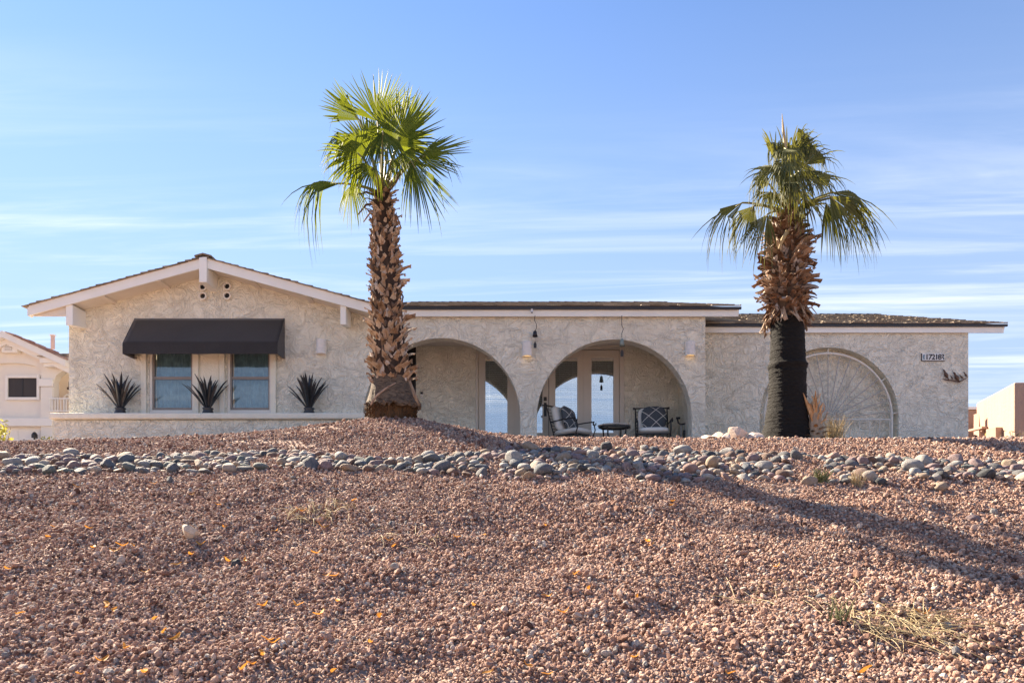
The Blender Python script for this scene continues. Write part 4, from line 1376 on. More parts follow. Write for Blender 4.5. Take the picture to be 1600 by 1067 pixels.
# dead stubs curling out under the crown
for (x0, y0, x1, y1, x2, y2) in ((596, 309, 572, 300, 562, 304), (590, 318, 572, 320, 559, 336), (592, 330, 580, 330, 568, 347), (604, 309, 618, 298, 623, 297), (606, 316, 616, 312, 622, 314), (606, 335, 620, 338, 627, 357), (603, 322, 612, 327, 617, 326), (606, 300, 618, 286, 628, 268)):
    MB().tube([px(x0, y0, TD - .08), px(x1, y1, TD - .14), px(x2, y2, TD - .18)], [.022, .016, .008], 5).build('dead_stalk', M['boot_dark'], palm1, smooth=True)
H1 = px(598, 302, TD)
S1 = .00932     # metres per photo pixel at the palm
fr1 = [
    # hub px, depth offset, axis, normal, R px, spread deg, nseg, droop, fold, kwargs
    ((590, 190), .15, U + L_ * .05 + BK * .1, FR + U * .1, 86, 150, 40, .0, .10, dict(split=.42)),
    ((620, 226), -.25, U + R_ * .35 + FR * .1, FR + L_ * .3, 88, 185, 40, .02, .12, dict(split=.45)),
    ((566, 246), -.35, L_ * .75 + U * .55 + FR * .2, FR + R_ * .2, 66, 250, 44, .06, .08, dict(split=.5, tipdroop=.2)),
    ((562, 188), .05, L_ * .9 + U * .75, FR * .6 + D_ * .6, 72, 70, 22, .03, .25, dict(split=.6)),
    ((628, 205), .25, U + R_ * .42, FR + R_ * .8, 68, 80, 24, .02, .3, dict(split=.55)),
    ((654, 247), -.1, R_ + U * .22 + FR * .15, FR * .8 + U * .5, 84, 125, 30, .06, -.1, dict(split=.45)),
    ((643, 252), -.45, R_ * .42 + D_ * 1.0 + FR * .2, FR + R_ * .5, 104, 75, 26, .02, .15, dict(split=.42)),
    ((532, 287), -.15, L_ + D_ * .05 + FR * .1, U * .7 + FR * .6, 96, 90, 26, .10, -.1, dict(split=.5, tipdroop=.55, thread=.5)),
    ((548, 290), .1, D_ * .7 + R_ * .35 + L_ * .2, FR, 52, 110, 20, .05, .1, dict(split=.35, tipdroop=.3)),
    ((548, 214), -.2, L_ * .8 + D_ * .5 + FR * .3, FR + U * .4, 62, 120, 26, .10, .05, dict(split=.4, tipdroop=.5, thread=.5)),
    ((598, 205), -.55, D_ * .9 + FR * .5 + R_ * .15, FR + U * .5, 80, 95, 26, .03, -.2, dict(split=.45, tipdroop=.2)),
    ((606, 222), .3, U * .7 + R_ * .7 + BK * .4, FR + D_ * .2, 84, 150, 34, .04, .1, dict(split=.45)),
    ((576, 230), .35, U * .8 + L_ * .6 + BK * .4, FR + D_ * .2, 84, 150, 34, .04, .1, dict(split=.45)),
    ((627, 240), -.3, R_ * .6 + D_ * .6 + FR * .4, FR + U * .3, 60, 160, 30, .06, .05, dict(split=.4, tipdroop=.3)),
    ((584, 262), -.4, D_ * .55 + L_ * .45 + FR * .3, FR + U * .3, 52, 160, 28, .05, .05, dict(split=.4, tipdroop=.35)),
    ((612, 250), .4, R_ * .5 + U * .3 + BK * .8, U * .8 + FR * .4, 80, 150, 30, .08, .0, dict(split=.45)),
]
for i, (h, dy, ax, nm, R, sp, ns, dr, fo, kw) in enumerate(fr1):
    hub = px(h[0], h[1], TD + dy)
    frond(palm1, H1 + Vector(((h[0] - 598) * .0008, dy * .12, 0)), hub, ax, nm, R * S1 * 1.1, rad(sp), ns, dr, fo, M['frond'], 100 + i, **kw)

# --- right palm
TD2 = 10.95
base2 = px(1230, 688, TD2)
palm2 = thing('palm_tree', tuple(base2), 'windswept olive fan palm with smooth black lower trunk and shaggy collar', 'palm tree', 'fan palms in the front yard')
rnd = random.Random(19)
T2 = [(330, 1230, 12), (345, 1231, 15), (360, 1230, 19), (380, 1229, 24), (400, 1228, 27), (430, 1228, 29), (470, 1229, 27), (490, 1230, 25)]
trunk_core(palm2, interp_rows(T2, np.arange(500, 329, -4)), TD2, M['core'], 'upper_trunk', rnd=rnd, ring=.03)
LT = [(494, 1230, 25), (520, 1230.5, 25), (560, 1230.5, 26.5), (568, 1230.5, 27), (570, 1230.5, 29.5), (575, 1230.5, 29.5), (578, 1230.5, 27), (584, 1230.5, 28), (600, 1230.5, 27.5), (630, 1230, 29), (655, 1229, 32), (672, 1228.5, 35), (684, 1227.5, 38), (692, 1227, 41), (705, 1227, 42)]
trunk_core(palm2, interp_rows(LT, list(np.arange(708, 493, -1.5))), TD2, M['black_bark'], 'lower_trunk', n=56, rnd=rnd, ring=.022, rowj=.016)
B2 = [boot_mesh(rnd, rnd.uniform(.05, .08), rnd.uniform(.13, .21), M['boot_dark'], 'leaf_base', rnd.uniform(.35, .9)) for _ in range(12)]
B2b = [boot_mesh(rnd, rnd.uniform(.03, .05), rnd.uniform(.2, .3), M['boot'], 'leaf_base', rnd.uniform(.3, .6)) for _ in range(5)]
cnt = 0
ry = 494.0
ph = 0
while ry > 334 and cnt < 297:
    (y, cx_, hw), = interp_rows(T2, [ry])
    c = px(cx_, y, TD2)
    nr = 14
    for k in range(nr):
        a = 2 * math.pi * (k + ph) / nr + rnd.uniform(-.2, .2)
        r = hw * TD2 / F * .95
        hang = ry > 478
        s = rnd.uniform(.7, 1.2)
        tilt = rnd.uniform(1.9, 2.7) if hang else (rnd.uniform(.15, 1.15) if ry > 350 else rnd.uniform(.0, .4))
        Mx = Matrix.Translation((c.x + r * math.cos(a), c.y + r * math.sin(a), c.z + rnd.uniform(-.03, .03))) @ Matrix.Rotation(a, 4, 'Z') @ Matrix.Rotation(rnd.uniform(-.7, .7), 4, 'X') @ Matrix.Rotation(tilt, 4, 'Y') @ Matrix.Scale(s, 4)
        link('leaf_base', rnd.choice(B2b if (hang or rnd.random() < .12) else B2), palm2, Mx)
        cnt += 1
    ph += .5
    ry -= 8.0
fringe(palm2, T2, 345, 494, TD2, 560, 6, M['fibre_dark'], (.018, .045), (.07, .17), (-.1, 1.5))
fringe(palm2, T2, 476, 500, TD2, 150, 7, M['fibre_dark'], (.008, .026), (.12, .34), (2.3, 3.1))
MB().tube([px(1217, 389, TD2 - .33), px(1223, 374, TD2 - .36), px(1230, 362, TD2 - .3)], [.012, .028, .035], 5).build('broken_stalk', M['straw'], palm2)
for (x0, y0, x1, y1, x2, y2) in ((1206, 490, 1198, 492, 1190, 503), (1258, 482, 1268, 480, 1276, 490), (1204, 500, 1197, 505, 1196, 512), (1255, 492, 1262, 500, 1266, 505), (1200, 470, 1190, 467, 1184, 470), (1258, 470, 1266, 466, 1271, 468)):
    MB().tube([px(x0, y0, TD2 - .1), px(x1, y1, TD2 - .14), px(x2, y2, TD2 - .16)], [.016, .011, .005], 5).build('dead_stalk', M['boot_dark'], palm2)
H2 = px(1231, 334, TD2)
S2 = TD2 / F
fr2 = [
    ((1232, 262), .05, U + R_ * .2, FR + U * .1, 86, 110, 32, .02, .1, dict(split=.45, tipdroop=.2)),
    ((1214, 256), -.05, U * .9 + L_ * .28, FR + R_ * .6, 64, 70, 22, .02, .3, dict(split=.6, tipdroop=.15)),
    ((1258, 258), .0, R_ * .7 + U * .75, FR + U * .3, 74, 95, 28, .06, .1, dict(split=.45, tipdroop=.4, thread=.4)),
    ((1268, 282), -.1, R_ + U * .35, FR * .8 + U * .5, 70, 120, 30, .08, -.05, dict(split=.42, tipdroop=.45, thread=.4)),
    ((1202, 288), -.15, L_ + U * .5, FR * .8 + U * .4, 58, 130, 30, .08, .0, dict(split=.42, tipdroop=.6, thread=.5)),
    ((1218, 284), -.5, R_ * .9 + D_ * .05 + FR * .5, FR * .7 + U * .7, 68, 140, 34, .10, -.1, dict(split=.45, tipdroop=.3)),
    ((1226, 232), -.4, D_ * .5 + FR * .6 + R_ * .2, FR + U * .8, 62, 150, 34, .06, .0, dict(split=.4, tipdroop=.5, thread=.4)),
    ((1160, 317), -.1, L_ * .8 + D_ * .45, U * .7 + FR * .7, 84, 70, 24, .10, -.1, dict(split=.45, tipdroop=.5, thread=.5)),
    ((1199, 335), -.4, L_ * .42 + D_ * .85 + FR * .2, FR + L_ * .4, 84, 75, 28, .04, .1, dict(split=.38, tipdroop=.2)),
    ((1300, 301), -.2, R_ + D_ * .12, U * .6 + FR * .7, 98, 75, 28, .12, -.1, dict(split=.45, tipdroop=.45, thread=.5)),
    ((1296, 306), -.45, R_ * .75 + D_ * .75, FR + U * .5, 96, 100, 32, .06, .05, dict(split=.4, tipdroop=.25, thread=.4)),
    ((1290, 318), .15, R_ * .5 + D_ * .8, FR + U * .2, 84, 90, 26, .04, .05, dict(split=.38, tipdroop=.2)),
    ((1256, 310), -.3, R_ * .45 + D_ * .8 + FR * .3, FR + U * .3, 58, 110, 24, .05, .05, dict(split=.35, tipdroop=.3)),
    ((1203, 300), -.4, L_ * .3 + D_ * .6 + FR * .4, FR + U * .5, 50, 130, 26, .05, .0, dict(split=.4, tipdroop=.4)),
    ((1245, 262), .3, U * .6 + R_ * .5 + BK * .6, FR + U * .4, 74, 150, 32, .08, .0, dict(split=.42, tipdroop=.4)),
    ((1212, 268), .35, U * .6 + L_ * .5 + BK * .6, FR + U * .4, 66, 150, 32, .08, .0, dict(split=.42, tipdroop=.4)),
    ((1240, 300), .4, R_ * .2 + BK * 1 + U * .2, U + FR * .2, 76, 150, 28, .10, .0, dict(split=.42, tipdroop=.4)),
    ((1218, 262), -.5, L_ * .5 + D_ * .5 + FR * .5, FR + U * .9, 62, 150, 30, .08, -.1, dict(split=.4, tipdroop=.4, thread=.4)),
    ((1248, 268), -.5, R_ * .5 + D_ * .6 + FR * .5, FR + U * .9, 64, 150, 30, .08, -.1, dict(split=.4, tipdroop=.4, thread=.4)),
    ((1232, 248), -.55, L_ * .1 + D_ * .7 + FR * .5, FR + U * .9, 60, 150, 30, .05, -.1, dict(split=.4, tipdroop=.3, thread=.4)),
    ((1236, 286), -.55, R_ * .1 + D_ * .3 + FR * .7, FR * .7 + U * .9, 54, 170, 30, .10, -.1, dict(split=.4, tipdroop=.5, thread=.4)),
    ((1178, 322), -.3, L_ * .5 + D_ * .75 + FR * .1, FR + U * .4, 74, 80, 26, .05, .05, dict(split=.38, tipdroop=.3, thread=.3)),
    ((1308, 308), -.3, R_ * .9 + D_ * .5, FR + U * .6, 96, 80, 28, .08, .0, dict(split=.4, tipdroop=.3, thread=.4)),
    ((1250, 246), .1, R_ * .45 + U * .8, FR + U * .2, 66, 100, 26, .04, .1, dict(split=.45, tipdroop=.35, thread=.3)),
    ((1222, 250), .0, L_ * .15 + U * .9, FR + U * .2, 62, 100, 26, .04, .1, dict(split=.4, tipdroop=.5, thread=.4)),
    ((1244, 226), .1, U * .8 + R_ * .5, FR + R_ * .4, 52, 70, 20, .08, .2, dict(split=.5, tipdroop=.5)),
]
for i, (h, dy, ax, nm, R, sp, ns, dr, fo, kw) in enumerate(fr2):
    hub = px(h[0], h[1], TD2 + dy)
    frond(palm2, H2 + Vector(((h[0] - 1231) * .0008, dy * .12, 0)), hub, ax, nm, R * S2 * 1.12, rad(sp), ns, dr, fo, M['frond2'], 300 + i, ragged=.38, **kw)
MB().tube([px(1229, 240, TD2), px(1224, 205, TD2), px(1222, 178, TD2)], [.03, .02, .003], 5).build('spear_leaf', M['straw'], palm2)

# ------------------------------------------------------------------ dead yucca and dry tuft beside the right palm
YD = 10.75
yb = Vector((pX(1274, YD), YD, gz(pX(1274, YD), YD)))
root = thing('dead_yucca', tuple(yb), 'dead orange yucca stump with withered leaves right of the black palm trunk', 'dead yucca')
MB().tube([yb - U * .05, yb + U * .25, yb + U * .45, yb + U * .58], [.13, .10, .07, .03], 12).build('stump', M['dead_brown'], root)
rnd = random.Random(4)
for k in range(64):
    t = k / 63
    a = 2 * math.pi * k * .382
    z = .01 + .50 * t ** 1.15
    L = rnd.uniform(.13, .20) if t < .45 else rnd.uniform(.14, .26)
    tilt = (1.4 - 1.1 * t if t < .45 else .42 - .36 * (t - .45) / .55) + rnd.uniform(-.12, .12)
    r0 = .11 * (1 - .80 * t)
    o_ = Vector((math.cos(a), math.sin(a), 0)); s_ = Vector((-math.sin(a), math.cos(a), 0))
    vv = []
    for j in range(5):
        q = j / 4
        an = tilt + (.5 * q if t < .5 else rnd.uniform(-.1, .15))
        c = yb + o_ * (r0 + L * q * math.sin(an)) + U * (z + L * q * math.cos(an))
        w = (.032 if t < .45 else .021) * (1 - q) ** .7 + .002
        vv += [c - s_ * w, c + o_ * .008 - U * .006, c + s_ * w]
    ff = []
    for j in range(4):
        a_, b_ = 3 * j, 3 * j + 3
        ff += [(a_, a_ + 1, b_ + 1, b_), (a_ + 1, a_ + 2, b_ + 2, b_ + 1)]
    MB().add(vv, ff).build('withered_leaf', M['dead_brown'] if t < .42 else M['dead_orange'], root)
for (dx, h, ln) in ((-.17, .72, -.1), (-.02, .76, .06), (.05, .55, .12), (-.08, .58, -.05)):
    MB().tube([yb + Vector((dx * .3, -.02, .35)), yb + Vector((dx * .7, -.03, h * .75)), yb + Vector((dx + ln * .2, -.03, h))], [.035, .03, .004], 5).build('dead_spike', M['dead_orange'], root)

def straw_tuft(name, base, n, H, spread, mat, label, seed, lean=(0, 0), flat=.0, thing_=None, curl=.5, r=.004, box=None):
    rnd = random.Random(seed)
    m = MB()
    for k in range(n):
        if box:
            bx_, by_ = rnd.uniform(-1, 1) * box[0], rnd.uniform(-1, 1) * box[1]
        else:
            bx_, by_ = rnd.gauss(0, spread * .25), rnd.gauss(0, spread * .25)
        X, Y = base[0] + bx_, base[1] + by_
        z0 = gz(X, Y)
        a = rnd.uniform(0, 2 * math.pi)
        L = H * rnd.uniform(.5, 1.2)
        out = Vector((math.cos(a) + lean[0], math.sin(a) + lean[1], 0)) * spread * rnd.uniform(.3, 1)
        hgt = L * (1 - flat * rnd.uniform(.7, 1))
        pts = []
        cv = Vector((rnd.uniform(-1, 1), rnd.uniform(-1, 1), 0)) * curl * L * .3
        for j in range(6):
            q = j / 5
            x, y = X + out.x * q + cv.x * q * q, Y + out.y * q + cv.y * q * q
            zz = gz(x, y) + .015 + hgt * math.sin(q * (1.5 if flat < .5 else 2.6)) if flat > .3 else z0 + hgt * q * (1.3 - .3 * q)
            pts.append((x, y, zz))
        m.tube(pts, [r * (1 - .6 * j / 5) for j in range(6)], 4, False)
    o = m.build(name, mat)
    return o
p = Vector((pX(1303, 10.85), 10.85, 0))
tag(straw_tuft('dry_tuft', p, 150, .36, .24, M['straw'], '', 5, r=.0035), 'pale wispy dry grass tuft right of the dead yucca', 'dry grass')

# ------------------------------------------------------------------ loose stones
def stone_mesh(seed, dims, sub=3, rough=.18, facets=5, mat=None, name='stone', smooth=True, cut=.62):
    rnd = random.Random(seed)
    bm = bmesh.new()
    bmesh.ops.create_icosphere(bm, subdivisions=sub, radius=1)
    planes = []
    for _ in range(facets):
        a = Vector((rnd.gauss(0, 1), rnd.gauss(0, 1), rnd.gauss(0, 1))).normalized()
        planes.append((a, rnd.uniform(cut, .9)))
    ph_ = [(Vector((rnd.gauss(0, 1), rnd.gauss(0, 1), rnd.gauss(0, 1))) * s, rnd.uniform(0, 6.28), am) for s, am in ((1.3, 1), (2.2, .6), (4, .25))]
    for v_ in bm.verts:
        co = v_.co.copy()
        for a, h in planes:
            e = co.dot(a) - h
            if e > 0:
                co -= a * e * .92
        f = 1 + rough * sum(am * math.sin(co.dot(k_) + p_) for k_, p_, am in ph_) * .6
        v_.co = Vector((co.x * dims[0] * f, co.y * dims[1] * f, co.z * dims[2] * f))
    me_ = bpy.data.meshes.new(name)
    bm.to_mesh(me_)
    bm.free()
    if smooth:
        me_.polygons.foreach_set('use_smooth', [True] * len(me_.polygons))
    if mat: me_.materials.append(mat)
    return me_

# gravel: one scatter of small stones over the slope
protos = bpy.data.collections.new('gravel_stones')
for i in range(10):
    r_ = random.Random(60 + i)
    o = bpy.data.objects.new('gravel_stone', stone_mesh(500 + i, (1, r_.uniform(.72, .95), r_.uniform(.55, .8)), 2, .16, 10, M['gravel'], 'gravel_stone', smooth=False, cut=.5))
    protos.objects.link(o)
rs = np.random.RandomState(3)
def gpoints(d0, d1, dens):
    w1 = .72 * d1 + 2.3
    n2 = int(2 * w1 * (d1 - d0) * dens)
    X = rs.uniform(-w1, w1, n2); Y = rs.uniform(d0, d1, n2)
    k_ = np.abs(X) < .72 * Y + 2.3
    return X[k_], Y[k_]
XS, YS = [], []
for a in np.arange(2.4, 11.6, .4):
    X, Y = gpoints(a, a + .4, 5200 if a < 5 else (4200 if a < 7 else 3000))
    XS.append(X); YS.append(Y)
XS, YS = np.concatenate(XS), np.concatenate(YS)
# cobble band limits in the photo, as pixel rows over pixel columns
BXF = np.array([-200, 0, 200, 300, 450, 600, 700, 800, 1040, 1200, 1280, 1500, 1600, 1800])
BYF = np.array([742, 742, 741, 742, 735, 738, 745, 752, 757, 751, 758, 750, 754, 754])
BXB = np.array([-200, 0, 100, 200, 300, 450, 520, 600, 700, 800, 1000, 1050, 1200, 1300, 1500, 1600, 1800])
BYB = np.array([708, 708, 705, 708, 705, 700, 706, 713, 706, 696, 694, 700, 703, 708, 714, 718, 718])
ZG = ground(XS, YS)
PXS = CX + XS * F / YS
PYS = HY - ZG * F / YS
inband = (PYS < np.interp(PXS, BXF, BYF) - 3) & (PYS > np.interp(PXS, BXB, BYB) + 1) & (YS < 9.9)
soil = vnoise(XS * 1.1 + 31, YS * 2.0 + 5) + .6 * vnoise(XS * 4 + 2, YS * 6 + 9)
keep = (~inband | (rs.rand(len(XS)) < .75)) & ~((soil > .20) & (YS > 8.5) & (YS < 10.2) & (XS > -4.2) & (XS < 0) & (rs.rand(len(XS)) < .8))
keep &= ~(((XS - base1.x) ** 2 + (YS - base1.y) ** 2 < .3 ** 2) | ((XS - base2.x) ** 2 + (YS - base2.y) ** 2 < .28 ** 2))
XS, YS, ZG = XS[keep], YS[keep], ZG[keep]
PATCH = vnoise(XS * 1.7 + 20, YS * 2.2 + 11) + .5 * vnoise(XS * 5 + 3, YS * 6)
SZ = np.interp(YS, [2.4, 7, 9], [1, 1.05, 1.15]) * (1 - .22 * np.clip(PATCH * 2, -.6, .8)) * np.clip(rs.lognormal(math.log(.0106), .36, len(XS)), .008, .034)
lift = rs.uniform(-.3, .95, len(XS)) * SZ
pts = np.stack([XS, YS, ZG + lift], -1)
me = bpy.data.meshes.new('gravel')
me.from_pydata(pts.tolist(), [], [])
at = me.attributes.new('stone_size', 'FLOAT', 'POINT')
at.data.foreach_set('value', SZ.astype(np.float32))
gravel = link('gravel', me)
tag(gravel, 'crushed pink brown gravel covering the whole front slope', kind='stuff')
ng = bpy.data.node_groups.new('gravel_scatter', 'GeometryNodeTree')
ng.interface.new_socket('Geometry', in_out='INPUT', socket_type='NodeSocketGeometry')
ng.interface.new_socket('Geometry', in_out='OUTPUT', socket_type='NodeSocketGeometry')
gi, go = ng.nodes.new('NodeGroupInput'), ng.nodes.new('NodeGroupOutput')
ip = ng.nodes.new('GeometryNodeInstanceOnPoints')
ci = ng.nodes.new('GeometryNodeCollectionInfo')
ci.inputs['Collection'].default_value = protos
ci.inputs['Separate Children'].default_value = True
ci.inputs['Reset Children'].default_value = True
rv = ng.nodes.new('FunctionNodeRandomValue'); rv.data_type = 'FLOAT_VECTOR'
rv.inputs['Min'].default_value = (0, 0, 0); rv.inputs['Max'].default_value = (6.28, 6.28, 6.28)
na = ng.nodes.new('GeometryNodeInputNamedAttribute'); na.data_type = 'FLOAT'
na.inputs['Name'].default_value = 'stone_size'
ng.links.new(gi.outputs[0], ip.inputs['Points'])
ng.links.new(ci.outputs[0], ip.inputs['Instance'])
ip.inputs['Pick Instance'].default_value = True
ng.links.new(rv.outputs['Value'], ip.inputs['Rotation'])
ng.links.new(na.outputs['Attribute'], ip.inputs['Scale'])
ng.links.new(ip.outputs[0], go.inputs[0])
gm = gravel.modifiers.new('scatter', 'NODES')
gm.node_group = ng

# river cobbles of the rock border
STONES = {}
SHAPES = [('round', (1, .85, .72)), ('oval', (1.25, .85, .68)), ('long', (1.5, .8, .62)), ('flat', (1.2, .9, .45)), ('angular', (1.1, .85, .75)), ('egg shaped', (1.2, .9, .85))]
def cob_mesh(shape, var, color):
    key = (shape, var, color)
    if key not in STONES:
        dims = dict(SHAPES)[shape]
        STONES[key] = stone_mesh(sum(map(ord, shape)) * 7 + var, dims, 3, .14 if shape != 'angular' else .18, 5 if shape != 'angular' else 10, CM[color], 'river_cobble')
    return STONES[key]
rnd = random.Random(77)
WEIGHTS = [('slate grey', 17), ('blue grey', 7), ('pale grey', 13), ('tan', 16), ('mauve', 15), ('brown', 15), ('cream', 8), ('charcoal', 6), ('greenish grey', 6), ('rosy', 6)]
def pick():
    t = rnd.uniform(0, sum(w for _, w in WEIGHTS))
    for c, w in WEIGHTS:
        t -= w
        if t <= 0: return c
    return 'tan'
cand = []
tries = 0
while tries < 26000:
    tries += 1
    x = rnd.uniform(-90, 1690)
    yb_, yf_ = np.interp(x, BXB, BYB) + 7, np.interp(x, BXF, BYF) - 2
    y = rnd.uniform(yb_, yf_)
    if 380 < x < 700 and rnd.random() < .45 and y < 712: continue
    if float(vnoise(np.array(x / 70.), np.array(y / 22.))) > .24: continue
    p = hit(x, y, 6.5, 10.2)
    prog = tries / 26000
    r = rnd.uniform(.07, .105) if prog < .012 else (rnd.uniform(.048, .078) if prog < .2 else rnd.uniform(.032, .052))
    if prog < .05 and rnd.random() < .6: r *= .8
    if all((p.x - q[0].x) ** 2 + (p.y - q[0].y) ** 2 > (.84 * (r + q[1])) ** 2 for q in cand):
        cand.append((p, r, x, y, (y - yb_) / (yf_ - yb_)))
MARK = [(40, 'before the cream neighbour house'), (95, 'before the planter end'), (150, 'before the house corner'), (215, 'before the left agave'), (275, 'before the left window'), (345, 'before the middle agave'),
        (425, 'before the right window'), (470, 'before the awning end'), (520, 'before the right agave'), (570, 'before the planter right end'), (660, 'before the mound palm'), (720, 'before the doorbell wall'), (780, 'before the leftmost glass door'),
        (842, 'before the pier between the arches'), (905, 'before the left patio chair'), (985, 'before the side table'), (1050, 'before the right patio chair'), (1105, 'before the right lamp'), (1150, 'before the left pale boulders'),
        (1195, 'before the right pale boulders'), (1255, 'before the black palm trunk'), (1320, 'before the dead yucca'), (1410, 'before the iron grille'), (1455, 'before the house number'), (1515, 'before the quail sculpture'), (3000, 'before the pink neighbour house')]
info = []
for (p, r, x, y, t) in cand:
    shape = rnd.choice(SHAPES)[0]
    color = pick()
    inview = -12 < x < 1612
    info.append([p, r, x, y, t, shape, color, inview])
info.sort(key=lambda q: -q[1] * q[7])
single = [q for q in info if q[7]][:298]
rest = [q for q in info if not any(q is s for s in single)]
labels = {}
for q in single:
    p, r, x, y, t, shape, color, _ = q
    mark = next(m for lim, m in MARK if x < lim)
    row = 'border front' if t > .66 else ('border middle' if t > .33 else 'border back')
    size = 'big' if r > .095 else ('small' if r < .062 else 'medium')
    lab = f'{size} {color} {shape} cobble, {row}, {mark}'
    labels.setdefault(lab, []).append(q)
names = {2: ['left one', 'right one'], 3: ['left one', 'middle one', 'right one']}
for lab, qs in labels.items():
    qs.sort(key=lambda q: q[2])
    for i, q in enumerate(qs):
        p, r, x, y, t, shape, color, _ = q
        l2 = lab if len(qs) == 1 else lab + ', ' + (names.get(len(qs), [w + ' from left' for w in ('first', 'second', 'third', 'fourth', 'fifth', 'sixth', 'seventh', 'eighth', 'ninth')])[i])
        o = link('river_cobble', cob_mesh(shape, rnd.randrange(6), color))
        dims = dict(SHAPES)[shape]
        o.location = p + U * (r * dims[2] * rnd.uniform(.0, .6))
        sc_ = r / (sum(dims[:2]) / 2)
        o.scale = (sc_ * 1.0,) * 3
        o.rotation_euler = (rnd.uniform(-.55, .55), rnd.uniform(-.55, .55), rnd.uniform(0, 6.28))
        tag(o, l2, 'cobble', 'river cobbles of the rock border')
vv, ff, nf = [], [], 0
mb = MB()
low_ = {c: stone_mesh(900 + i, (1.2, .9, .65), 2, .12, 4) for i, c in enumerate(COBBLE)}
slots = list(COBBLE)
mi = []
for q in rest:
    p, r, x, y, t, shape, color, _ = q
    src = low_[color]
    Mx = Matrix.Translation(p + U * r * .25) @ Euler((rnd.uniform(-.3, .3), rnd.uniform(-.3, .3), rnd.uniform(0, 6.28))).to_matrix().to_4x4() @ Matrix.Scale(r * .95, 4)
    mb.add([Mx @ v_.co for v_ in src.vertices], [tuple(f.vertices) for f in src.polygons])
    mi += [slots.index(color)] * len(src.polygons)
o = mb.build('filler_pebbles', None, smooth=True)
for c in slots: o.data.materials.append(CM[c])
o.data.polygons.foreach_set('material_index', mi)
tag(o, 'small pebbles filling the gaps of the rock border', kind='stuff')

# pale limestone boulders left of the right palm
for i, (x, y, w, h, lab) in enumerate(((1106, 686, 26, 11, 'low pale limestone boulder at the left end of the boulder row'), (1124, 688, 22, 15, 'small pale limestone boulder, second from left in the row'), (1133, 691, 16, 12, 'smallest pale limestone boulder in front of the row'),
                                  (1152, 685, 32, 22, 'tallest pale limestone boulder in the middle of the row'), (1176, 687, 28, 13, 'low rounded limestone boulder at the right end by the black trunk'))):
    d = 10.15 if i != 2 else 9.95
    X = pX(x, d)
    me_ = stone_mesh(40 + i, (w * d / F * .58, .16, h * d / F * .72), 3, .14, 18, M['limestone'], 'boulder', smooth=False, cut=.45)
    o = link('boulder', me_)
    o.location = (X, d, gz(X, d) + h * d / F * .30)
    o.rotation_euler = (0, 0, rnd.uniform(-.3, .3))
    tag(o, lab, 'boulder', 'pale limestone boulders')
# single loose stones on the slope
for (x, y, w, h, colr, shape, lab) in ((298, 843, 40, 22, 'cream', 'angular', 'large cream wedge shaped rock alone on the left gravel slope'), (370, 886, 22, 12, 'charcoal', 'angular', 'dark grey stone on the gravel below the cream wedge rock'),
        (612, 822, 9, 7, 'blue grey', 'round', 'small blue grey pebble on the gravel below the mound'), (1265, 757, 26, 12, 'tan', 'oval', 'tan stone lying just below the rock border by the weeds'), (1358, 751, 26, 14, 'cream', 'round', 'yellowish cream stone below the rock border before the grille'),
        (1376, 757, 20, 9, 'charcoal', 'flat', 'flat charcoal stone below the yellowish cream stone'), (1468, 767, 26, 13, 'tan', 'oval', 'tan stone lying below the rock border before the house number'), (1463, 750, 16, 10, 'pale grey', 'round', 'round pale grey stone below the border before the house number'),
        (1365, 769, 22, 9, 'rosy', 'oval', 'rosy oval stone half sunk in the gravel before the grille'), (1553, 804, 12, 10, 'pale grey', 'round', 'round pale grey stone at the right edge of the slope'), (1520, 815, 24, 10, 'mauve', 'long', 'long mauve stone at the right edge of the slope'),
        (266, 755, 12, 10, 'slate grey', 'round', 'round grey stone just below the rock border before the left window'), (130, 689, 14, 7, 'charcoal', 'flat', 'dark flat stone on the left crest by the planter wall'), (215, 685, 14, 5, 'slate grey', 'flat', 'grey flat stone on the crest before the planter wall'),
        (262, 682, 12, 7, 'charcoal', 'oval', 'dark oval stone on the crest below the left window'), (1478, 985, 22, 14, 'pale grey', 'angular', 'pale grey angular stone beside the dry straw'), (1282, 936, 14, 8, 'blue grey', 'flat', 'blue grey flat chip near the green sprout')):
    p = hit(x, y)
    if y < 700:
        d = 10.5; p = Vector((pX(x, d), d, gz(pX(x, d), d)))
    dims = dict(SHAPES)[shape]
    o = link('loose_stone', stone_mesh(x, dims, 3, .14, 14 if shape == 'angular' else 6, M['limestone_grey'] if x == 298 else CM[colr], 'loose_stone', smooth=shape != 'angular', cut=.40 if shape == 'angular' else .62))
    sx = w * p.y / F / 2 / dims[0]
    o.scale = (sx, sx, h * p.y / F / 2 / dims[2] * 1.45)
    o.location = p + U * (h * p.y / F * .38)
    o.rotation_euler = (0, rnd.uniform(-.15, .15), rnd.uniform(-.35, .35))
    tag(o, lab, 'stone', 'loose stones on the gravel')

